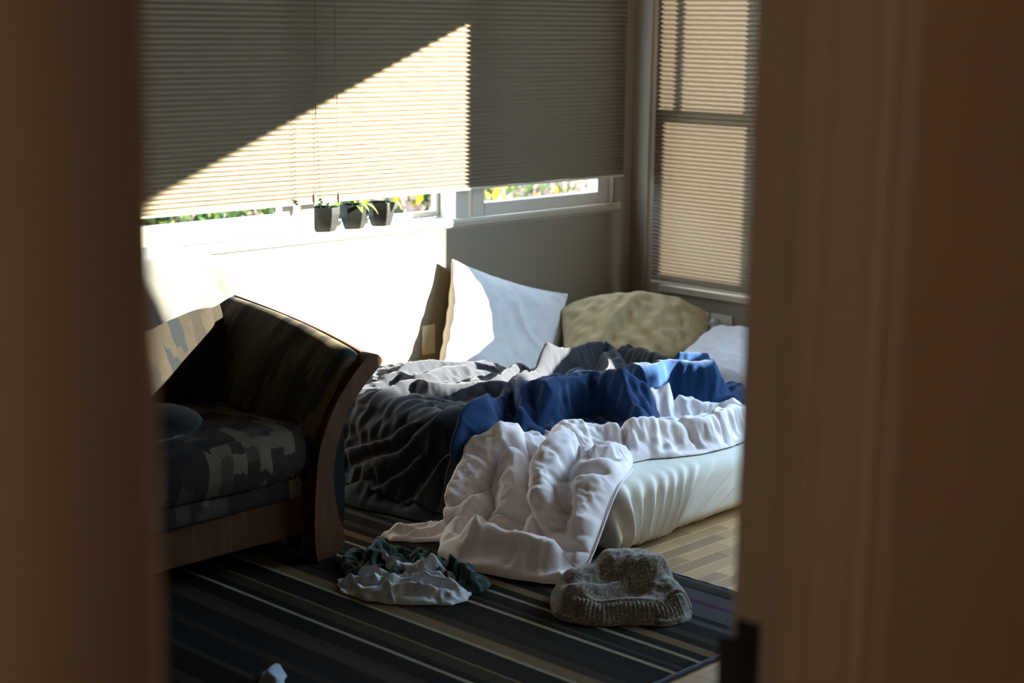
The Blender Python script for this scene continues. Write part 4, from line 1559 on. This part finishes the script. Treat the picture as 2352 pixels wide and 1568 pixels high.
def heap(name, mat, poly, strokes, label, cat, base=.02, fine=(.010, .006), freq=(16, 30), seed=1, step=.0035, dirs=((.8, .6), (.9, -.4)), edgew=.03, z0=RZ, mod=None, stages=None, blur=0):
    """a garment dropped on the floor: a closed low mound with folds; strokes = (points, height, width)"""
    poly = np.array(poly)
    mn, mx = poly.min(0) - .01, poly.max(0) + .01
    xs_, ys_ = np.arange(mn[0], mx[0], step), np.arange(mn[1], mx[1], step)
    X, Y = [a.ravel() for a in np.meshgrid(xs_, ys_, indexing='ij')]
    P = np.column_stack([X, Y])
    Pw = P + .008 * np.column_stack([noise(P, 18, seed), noise(P, 18, seed + 1)])
    sd = poly_sd(P + .006 * np.column_stack([noise(P, 25, seed + 2), noise(P, 25, seed + 3)]), poly)
    e = np.sqrt(np.clip(1 - (1 - np.clip(sd / edgew, 0, 1)) ** 2, 0, 1))
    T = np.full(len(P), base) * (1 + .4 * noise(P, 9, seed + 4))
    T = add_strokes(T, Pw, strokes, seed + 5)
    for k, (a, f) in enumerate(zip(fine, freq)):
        T = T + a * (folds(P, dirs[k % len(dirs)], f, seed + 20 + k, sharp=1.3) - .25)
    T = e * np.clip(T, .004, None)
    if blur:
        G = T.reshape(len(xs_), len(ys_))
        for _ in range(blur):
            Q = np.pad(G, 1, mode='edge')
            G = .5 * G + .125 * (Q[:-2, 1:-1] + Q[2:, 1:-1] + Q[1:-1, :-2] + Q[1:-1, 2:])
        T = np.where(sd > 0, G.ravel(), 0)
    if mod is not None: T = mod(X, Y, T, sd)
    X, Y = snap_edge(X, Y, sd, len(xs_), len(ys_), step)
    co = np.column_stack([X, Y, z0 + T])
    if stages:
        def cl(P_):
            P_[..., 2] = np.maximum(P_[..., 2], z0 + .001)
            return P_
        co = crumple(co, sd, len(xs_), len(ys_), stages, cl, seed)
    v_, f_ = cut_grid(co, sd, len(xs_), len(ys_))
    f_ = f_[:, ::-1]
    n = len(v_)
    low = v_.copy()
    low[:, 2] = z0
    # close the underside
    vv = np.vstack([v_, low])
    ff = np.vstack([f_, f_[:, ::-1] + n])
    me = bpy.data.meshes.new(name)
    me.from_pydata([tuple(map(float, p)) for p in vv], [], [tuple(map(int, q)) for q in ff])
    bm = bmesh.new()
    bm.from_mesh(me)
    bmesh.ops.remove_doubles(bm, verts=bm.verts, dist=.0004)
    bmesh.ops.recalc_face_normals(bm, faces=bm.faces)
    bm.to_mesh(me)
    bm.free()
    o = obj_from(me, name, mat)
    tag(o, label, cat)
    return o


M['shirt'] = cloth('slate_grey_jersey', (.42, .46, .50), (.38, .42, .45), weave=900, sheen=.25, rough=.62)
M['plaid'] = None
g = NT('dark_green_plaid')
v = g.coord('Object', (1, 1, 1), (0, 0, .6))
sp3 = g.n('SeparateXYZ')
g.l(v, sp3.inputs[0])
bx_ = g.math('GREATER_THAN', g.math('SINE', g.math('MULTIPLY', sp3.outputs[0], 2 * math.pi / .045)), .1)
by_ = g.math('GREATER_THAN', g.math('SINE', g.math('MULTIPLY', sp3.outputs[1], 2 * math.pi / .045)), .1)
c = g.mix(bx_, (.012, .060, .045), (.006, .016, .016))
c = g.mix(g.math('MULTIPLY', by_, .7), c, (.006, .014, .014))
g.pbsdf(c, .9, g.noise(v, 400, 2), .3, .001, Sheen_Weight=.2, Specular_IOR_Level=.1)
M['plaid'] = g.m

# green plaid garment, lower layer, reaching from the sofa foot to the comforter
heap('plaid_shirt', M['plaid'], [(3.155, 3.66), (3.06, 3.60), (2.99, 3.50), (3.00, 3.40), (3.05, 3.30), (3.10, 3.22), (3.12, 3.15), (3.18, 3.125), (3.25, 3.16), (3.27, 3.22), (3.28, 3.32), (3.29, 3.42), (3.27, 3.52), (3.22, 3.60)],
     [([(3.20, 3.57), (3.12, 3.52), (3.05, 3.45)], .03, .03), ([(3.23, 3.45), (3.17, 3.37), (3.15, 3.27)], .03, .03), ([(3.22, 3.30), (3.19, 3.22), (3.17, 3.16)], .03, .022), ([(3.26, 3.28), (3.22, 3.20)], .02, .015)],
     'dark green plaid shirt crumpled between sofa foot and comforter', 'shirt', edgew=.06, base=.026, fine=(.016, .010, .005), freq=(12, 20, 40), seed=301, dirs=((.6, .8), (.9, .3)), stages=[(4, .16, .16, 140, .012, .25), (2, .10, .10, 90, .03, .22), (1, .04, .04, 40, .06, .2)])
# grey jersey on top of it
heap('grey_shirt', M['shirt'], [(2.93, 3.455), (2.965, 3.50), (3.02, 3.485), (3.06, 3.51), (3.115, 3.49), (3.165, 3.40), (3.19, 3.29), (3.185, 3.20), (3.155, 3.145), (3.105, 3.105), (3.055, 3.115), (3.0, 3.16), (2.95, 3.215), (2.915, 3.27), (2.90, 3.34), (2.90, 3.41)],
     [([(3.10, 3.47), (3.09, 3.40), (3.11, 3.33), (3.15, 3.25)], .040, .030), ([(3.00, 3.46), (3.03, 3.40), (3.07, 3.35)], .030, .016), ([(3.03, 3.48), (3.05, 3.42), (3.08, 3.38)], .030, .012),
      ([(2.97, 3.34), (3.03, 3.29), (3.08, 3.22), (3.11, 3.15)], .026, .014), ([(3.02, 3.36), (3.08, 3.31), (3.13, 3.22)], .028, .014), ([(2.93, 3.30), (2.98, 3.25), (3.05, 3.17)], .018, .012),
      ([(3.12, 3.30), (3.16, 3.26), (3.17, 3.22)], .026, .016), ([(2.94, 3.45), (2.97, 3.40), (3.00, 3.36)], .024, .014), ([(3.05, 3.26), (3.01, 3.30), (2.95, 3.36)], -.014, .008), ([(3.10, 3.36), (3.05, 3.40)], -.018, .008)],
     'slate grey jersey shirt crumpled on the rug', 'shirt', edgew=.06, base=.018, fine=(.020, .012, .006), freq=(13, 22, 42), seed=331, dirs=((.75, -.66), (.3, .95)), stages=[(4, .16, .16, 140, .012, .25), (2, .10, .10, 90, .03, .22), (1, .04, .04, 40, .06, .2)])
M['denim'] = cloth('pale_blue_cotton', (.26, .34, .42), weave=900, sheen=.2)
heap('blue_sock', M['denim'], [(2.415, 3.075), (2.37, 3.085), (2.325, 3.05), (2.30, 3.0), (2.31, 2.94), (2.345, 2.95), (2.365, 3.0), (2.405, 3.03)],
     [([(2.40, 3.06), (2.35, 3.03), (2.325, 2.97)], .022, .016)], 'pale blue sock on the rug near the bottom edge', 'sock', base=.014, fine=(.008, .004), freq=(28, 45), seed=351, step=.003, edgew=.018)

# --- heavy knit sweater
g = NT('oatmeal_knit')
v = g.coord('Object', (1, 1, 1), (0, 0, .75))
fl = g.noise(v, 170, 3, .7)
c = g.mix(g.math('GREATER_THAN', fl, .54), (.085, .078, .062), (.33, .31, .28))
c = g.mix(g.math('MULTIPLY', g.noise(v, 420, 2), .7), c, (.20, .18, .15))
wv = g.n('TexWave', wave_type='BANDS', bands_direction='X')
wv.inputs['Scale'].default_value = 40
wv.inputs['Distortion'].default_value = 6
g.l(v, wv.inputs['Vector'])
g.pbsdf(c, 1.0, fl, .7, .003, Sheen_Weight=.3, Specular_IOR_Level=.1)
M['knit'] = g.m


def rib_mod(X, Y, T, sd):
    # ribbed waistband along the near edge
    bandp = np.array([(3.215, 2.80), (3.25, 2.742), (3.31, 2.682), (3.37, 2.632), (3.43, 2.61)])
    d, t, s_ = seg_dist(np.column_stack([X, Y]), spline(bandp, 30))
    rib = np.maximum(0, np.sin(t * .31 / .0125 * 2 * math.pi))
    m_ = sstep(.030, .022, d)
    T = T + m_ * (.006 * rib - .003)
    return T - .014 * np.exp(-((d - .032) / .005) ** 2) * (T > .02)


heap('knit_sweater', M['knit'], [(3.30, 2.965), (3.245, 2.925), (3.19, 2.86), (3.175, 2.805), (3.20, 2.745), (3.26, 2.685), (3.34, 2.605), (3.40, 2.575), (3.45, 2.59), (3.50, 2.63), (3.54, 2.69), (3.57, 2.76), (3.57, 2.84), (3.53, 2.90), (3.47, 2.94), (3.39, 2.965)],
     [([(3.40, 2.885), (3.45, 2.855), (3.485, 2.815), (3.50, 2.765), (3.49, 2.72)], .066, .14), ([(3.28, 2.90), (3.34, 2.885), (3.42, 2.86), (3.46, 2.84)], .035, .105), ([(3.27, 2.875), (3.25, 2.83)], .0, .07), ([(3.49, 2.76), (3.475, 2.69), (3.455, 2.635)], .0, .062),
      ([(3.225, 2.845), (3.31, 2.812), (3.39, 2.782), (3.455, 2.765)], .026, .020), ([(3.26, 2.79), (3.34, 2.755), (3.42, 2.725)], -.020, .016), ([(3.43, 2.63), (3.455, 2.61), (3.475, 2.625)], .018, .014), ([(3.235, 2.90), (3.225, 2.86), (3.235, 2.82)], .02, .014)],
     'oatmeal knit sweater with ribbed hem dropped on the rug', 'sweater', base=.040, fine=(.006, .003), freq=(9, 18), seed=371, dirs=((.9, -.3), (.7, .7)), edgew=.055, mod=rib_mod, blur=34,
     stages=[(4, .07, .07, 90, .025, .3), (2, .03, .03, 40, .05, .25)])

cc = heap('comforter_corner', M['comforter'], [(3.33, 3.715), (3.315, 3.66), (3.36, 3.60), (3.42, 3.55), (3.50, 3.52), (3.60, 3.52), (3.60, 3.68), (3.50, 3.70), (3.40, 3.72)],
          [([(3.345, 3.69), (3.40, 3.66), (3.48, 3.62)], .025, .025), ([(3.36, 3.63), (3.44, 3.60), (3.52, 3.58)], .02, .02)], 'x', 'x', base=.022, fine=(.014, .006), freq=(14, 30), seed=391,
          stages=[(2, .10, .10, 80, .03, .22), (1, .04, .04, 30, .06, .2)])
for k in ('label', 'category'):
    del cc[k]
cc.parent = comf
cc.matrix_parent_inverse = Matrix.Translation(-Vector(comf.location))

# ------------------------------------------------------------------ pots on the sill
M['pot'] = plain('black_glazed_pot', (.006, .006, .005), .45)
M['soil'] = plain('potting_soil', (.03, .02, .014), .95)


def leaf_mat(name, c1, c2, tr=.35):
    g = NT(name)
    v = g.coord()
    c = g.mix(g.noise(v, 12, 2), c1, c2)
    oi = g.n('ObjectInfo')
    d, t, mx = g.n('BsdfDiffuse'), g.n('BsdfTranslucent'), g.n('MixShader')
    g.l(c, d.inputs[0])
    g.l(c, t.inputs[0])
    mx.inputs[0].default_value = tr
    g.l(d.outputs[0], mx.inputs[1])
    g.l(t.outputs[0], mx.inputs[2])
    g.l(mx.outputs[0], g.out.inputs[0])
    return g.m


M['leaf'] = leaf_mat('houseplant_leaf', (.10, .22, .04), (.30, .42, .08), .4)
M['leaf_dark'] = leaf_mat('dark_leaf', (.02, .07, .03), (.04, .12, .05), .3)
M['stem'] = plain('green_stem', (.10, .14, .04), .6)


def leaf_strip(base, direction, length, width, droop, n=7):
    """a curved leaf blade with a central fold"""
    b, d = Vector(base), Vector(direction).normalized()
    s = d.cross(Vector((0, 0, 1))).normalized()
    vs_, fs_ = [], []
    for i in range(n):
        t = i / (n - 1)
        c = b + d * (length * t) + Vector((0, 0, -droop * t * t))
        w = width * math.sin(math.pi * (0.08 + .92 * t)) ** .8 * .5 + .0008
        vs_ += [c - s * w + Vector((0, 0, w * .35)), c, c + s * w + Vector((0, 0, w * .35))]
    for i in range(n - 1):
        for k in range(2):
            a = i * 3 + k
            fs_.append((a, a + 1, a + 4, a + 3))
    return vs_, fs_


def pot(x, y, z, rot, label, leaves, h=.092, r=.056):
    root = empty('plant_pot', (x, y, z))
    tag(root, label, 'plant pot', 'black pots on the windowsill')
    prof = [(.60, 0), (.66, .02), (.80, .22), (.92, .48), (.985, .72), (1.0, .90), (1.0, 1.0), (.94, 1.0), (.92, .86), (.30, .84)]
    mb = MB()
    n = 6
    vs_, fs_ = [], []
    for q, t in prof:
        for k in range(n):
            a = rot + 2 * math.pi * k / n
            vs_.append((x + r * q * math.cos(a), y + r * q * math.sin(a) * .92, z + h * t))
    for i in range(len(prof) - 1):
        for k in range(n):
            fs_.append((i * n + k, i * n + (k + 1) % n, (i + 1) * n + (k + 1) % n, (i + 1) * n + k))
    fs_ += [tuple(range(n - 1, -1, -1)), tuple((len(prof) - 1) * n + k for k in range(n))]
    child(mb.add(vs_, fs_), 'pot', M['pot'], root, bevel=.0012, seg=2)
    child(MB().ellipsoid((x, y, z + h * .84), (r * .86, r * .80, .006), 14, 6), 'soil', M['soil'], root, smooth=True)
    for (dx, dy, lift, dirv, L, w, dr, mt) in leaves:
        b = (x + dx, y + dy, z + h * .86 + lift)
        child(MB().tube([(x + dx * .5, y + dy * .5, z + h * .84), b], .0018, 6), 'stem', M['stem'], root)
        v_, f_ = leaf_strip(b, dirv, L, w, dr)
        child(MB().add(v_, f_), 'leaf', M[mt], root, smooth=True)
    return root


pot(3.885, 4.643, .838, .35, 'leftmost black pot on the windowsill, with a small upright leaf',
    [(0, -.01, .012, (.3, -.5, .9), .045, .030, .0, 'leaf_dark'), (.02, 0, .010, (.8, -.4, .4), .045, .022, .02, 'leaf'), (-.02, 0, .012, (-.3, .5, .8), .04, .02, .01, 'leaf_dark')])
pot(4.022, 4.640, .838, .45, 'middle black pot on the windowsill, with drooping yellow-green leaves',
    [(.03, -.02, .012, (.7, -.7, .15), .055, .040, .045, 'leaf'), (-.01, -.03, .010, (-.2, -1, .2), .040, .022, .03, 'leaf'), (.01, -.02, .012, (.2, -.9, .3), .045, .018, .035, 'leaf'), (0, .01, .012, (.1, .4, .9), .035, .02, .0, 'leaf_dark')])
pot(4.158, 4.643, .838, .30, 'rightmost black pot on the windowsill, with one pale leaf over its rim',
    [(.02, -.03, .014, (.5, -.8, .25), .050, .036, .042, 'leaf'), (.01, -.02, .012, (.4, -.2, .9), .04, .024, .0, 'leaf_dark')])

# ------------------------------------------------------------------ garden seen through the gap under the blind
struct(MB().box((-14, YA + .14, -.5), (40, 40, -.3)).build('ground', M['ground']), 'garden ground beyond the window')
struct(MB().box((XB + .14, -30, -.5), (40, YA + .14, -.3)).build('ground_side', M['ground']))
M['bush_green'] = leaf_mat('shrub_leaf', (.022, .045, .010), (.085, .10, .028), .3)
M['bush_yellow'] = leaf_mat('autumn_leaf', (.30, .19, .012), (.42, .29, .02), .3)
M['bush_pale'] = leaf_mat('dry_twig_leaf', (.15, .105, .085), (.26, .20, .165), .2)
M['bush_dark'] = leaf_mat('hedge_leaf', (.010, .022, .010), (.03, .055, .02), .2)
M['twig'] = plain('pale_twig', (.15, .11, .09), .9)


def leaves_mesh(rs, c, rad, n, size, name, mat, root, shell=.35):
    d = rs.normal(size=(n, 3))
    d /= np.linalg.norm(d, axis=1)[:, None]
    rr = rs.uniform(shell, 1, n) ** .5
    P = np.array(c) + d * rr[:, None] * np.array(rad)
    P[:, 2] = np.maximum(P[:, 2], -.28)
    a = rs.normal(size=(n, 3))
    a /= np.linalg.norm(a, axis=1)[:, None]
    b = np.cross(a, rs.normal(size=(n, 3)))
    b /= np.linalg.norm(b, axis=1)[:, None]
    s = size * rs.uniform(.6, 1.3, n)[:, None]
    V_ = np.stack([P - a * s, P + b * s * .5, P + a * s, P - b * s * .5], 1).reshape(-1, 3)
    F_ = np.arange(4 * n).reshape(-1, 4)
    o = mesh_obj(name, V_, F_, mat, root)
    o.matrix_parent_inverse = Matrix.Translation(-Vector(root.location))
    o['kind'] = 'stuff'
    return o


def shrub(x, y, rad, seed, label, mixes, n=1600, name='shrub', cat='shrub', group='shrubs beyond the window'):
    rs = np.random.RandomState(seed)
    root = empty(name, (x, y, -.3))
    tag(root, label, cat, group)
    mb = MB()
    for k in range(16):
        a = rs.uniform(0, 2 * math.pi)
        p0 = np.array([x + .1 * math.cos(a), y + .1 * math.sin(a), -.3])
        p3 = np.array([x + rad[0] * .8 * math.cos(a), y + rad[1] * .85 * math.sin(a), -.3 + rad[2] * rs.uniform(1.0, 1.9)])
        p1 = p0 * .6 + p3 * .4 + rs.uniform(-.08, .08, 3)
        mb.tube(spline([p0, p1, p3], 8), np.linspace(.016, .005, 9), 5)
    child(mb, 'branches', M['twig'], root)
    for (mt, frac, size) in mixes:
        leaves_mesh(rs, (x, y, -.3 + rad[2]), rad, int(n * frac), size, 'foliage', M[mt], root)
    return root


mixA = [('bush_green', .55, .035), ('bush_yellow', .12, .035), ('bush_pale', .45, .03)]
mixB = [('bush_green', .3, .03), ('bush_yellow', .28, .045), ('bush_pale', .5, .035)]
mixC = [('bush_green', .7, .035), ('bush_yellow', .06, .03), ('bush_dark', .4, .04)]
mixD = [('bush_pale', .8, .03), ('bush_green', .25, .03), ('bush_yellow', .04, .03)]
for sx_, sy_, sd_, mx_, lb in ((4.30, 7.6, 11, mixC, 'dark green shrub outside the left end of the long window'), (5.22, 7.7, 12, mixC, 'mixed green shrub outside, behind the sash left of the pots'),
                               (6.20, 7.6, 13, mixA, 'leafy shrub outside, right behind the black pots'), (7.15, 7.5, 14, mixB, 'yellow-leaved shrub outside, right of the black pots'),
                               (8.12, 7.6, 15, mixD, 'pale dry shrub outside the right pane of the long window'), (9.08, 7.7, 16, mixD, 'pale dry shrub outside, towards the room corner'),
                               (10.04, 7.8, 17, mixD, 'pale dry shrub outside, farthest right of all')):
    shrub(sx_, sy_, (.48, .55, .78), sd_, lb, mx_, 1500)
# tall hedge closing the garden
hr = empty('hedge', (6, 11, -.3))
tag(hr, 'tall dark hedge at the far side of the garden', 'hedge')
rs = np.random.RandomState(5)
for k in range(9):
    leaves_mesh(rs, (-2 + k * 2.0, 11 + rs.uniform(-.3, .3), 1.3), (1.4, .7, 1.9), 1500, .11, 'foliage', M['bush_dark'], hr, .2)
child(MB().box((-3.2, 10.9, -.3), (15.2, 11.3, 2.6)), 'hedge_core', M['bush_dark'], hr)
# unseen tall shrub added outside the window hidden by the door frame; it shades the near side of the bed
shrub(6.95, .38, (.5, .75, 1.1), 19, 'unseen tall shrub added for shade outside the window nearest the door', [('bush_dark', 1.0, .06), ('bush_green', .5, .06)], 5200, group=None)
# ------------------------------------------------------------------ hall lamp (behind the camera)
lampl = bpy.data.lights.new('hall_lamp', 'POINT')
lampl.energy = 30
lampl.color = (1.0, .78, .57)
lampl.shadow_soft_size = .12
lo = bpy.data.objects.new('hall_lamp', lampl)
lo.location = (-.6, -.6, 2.1)
COL.objects.link(lo)
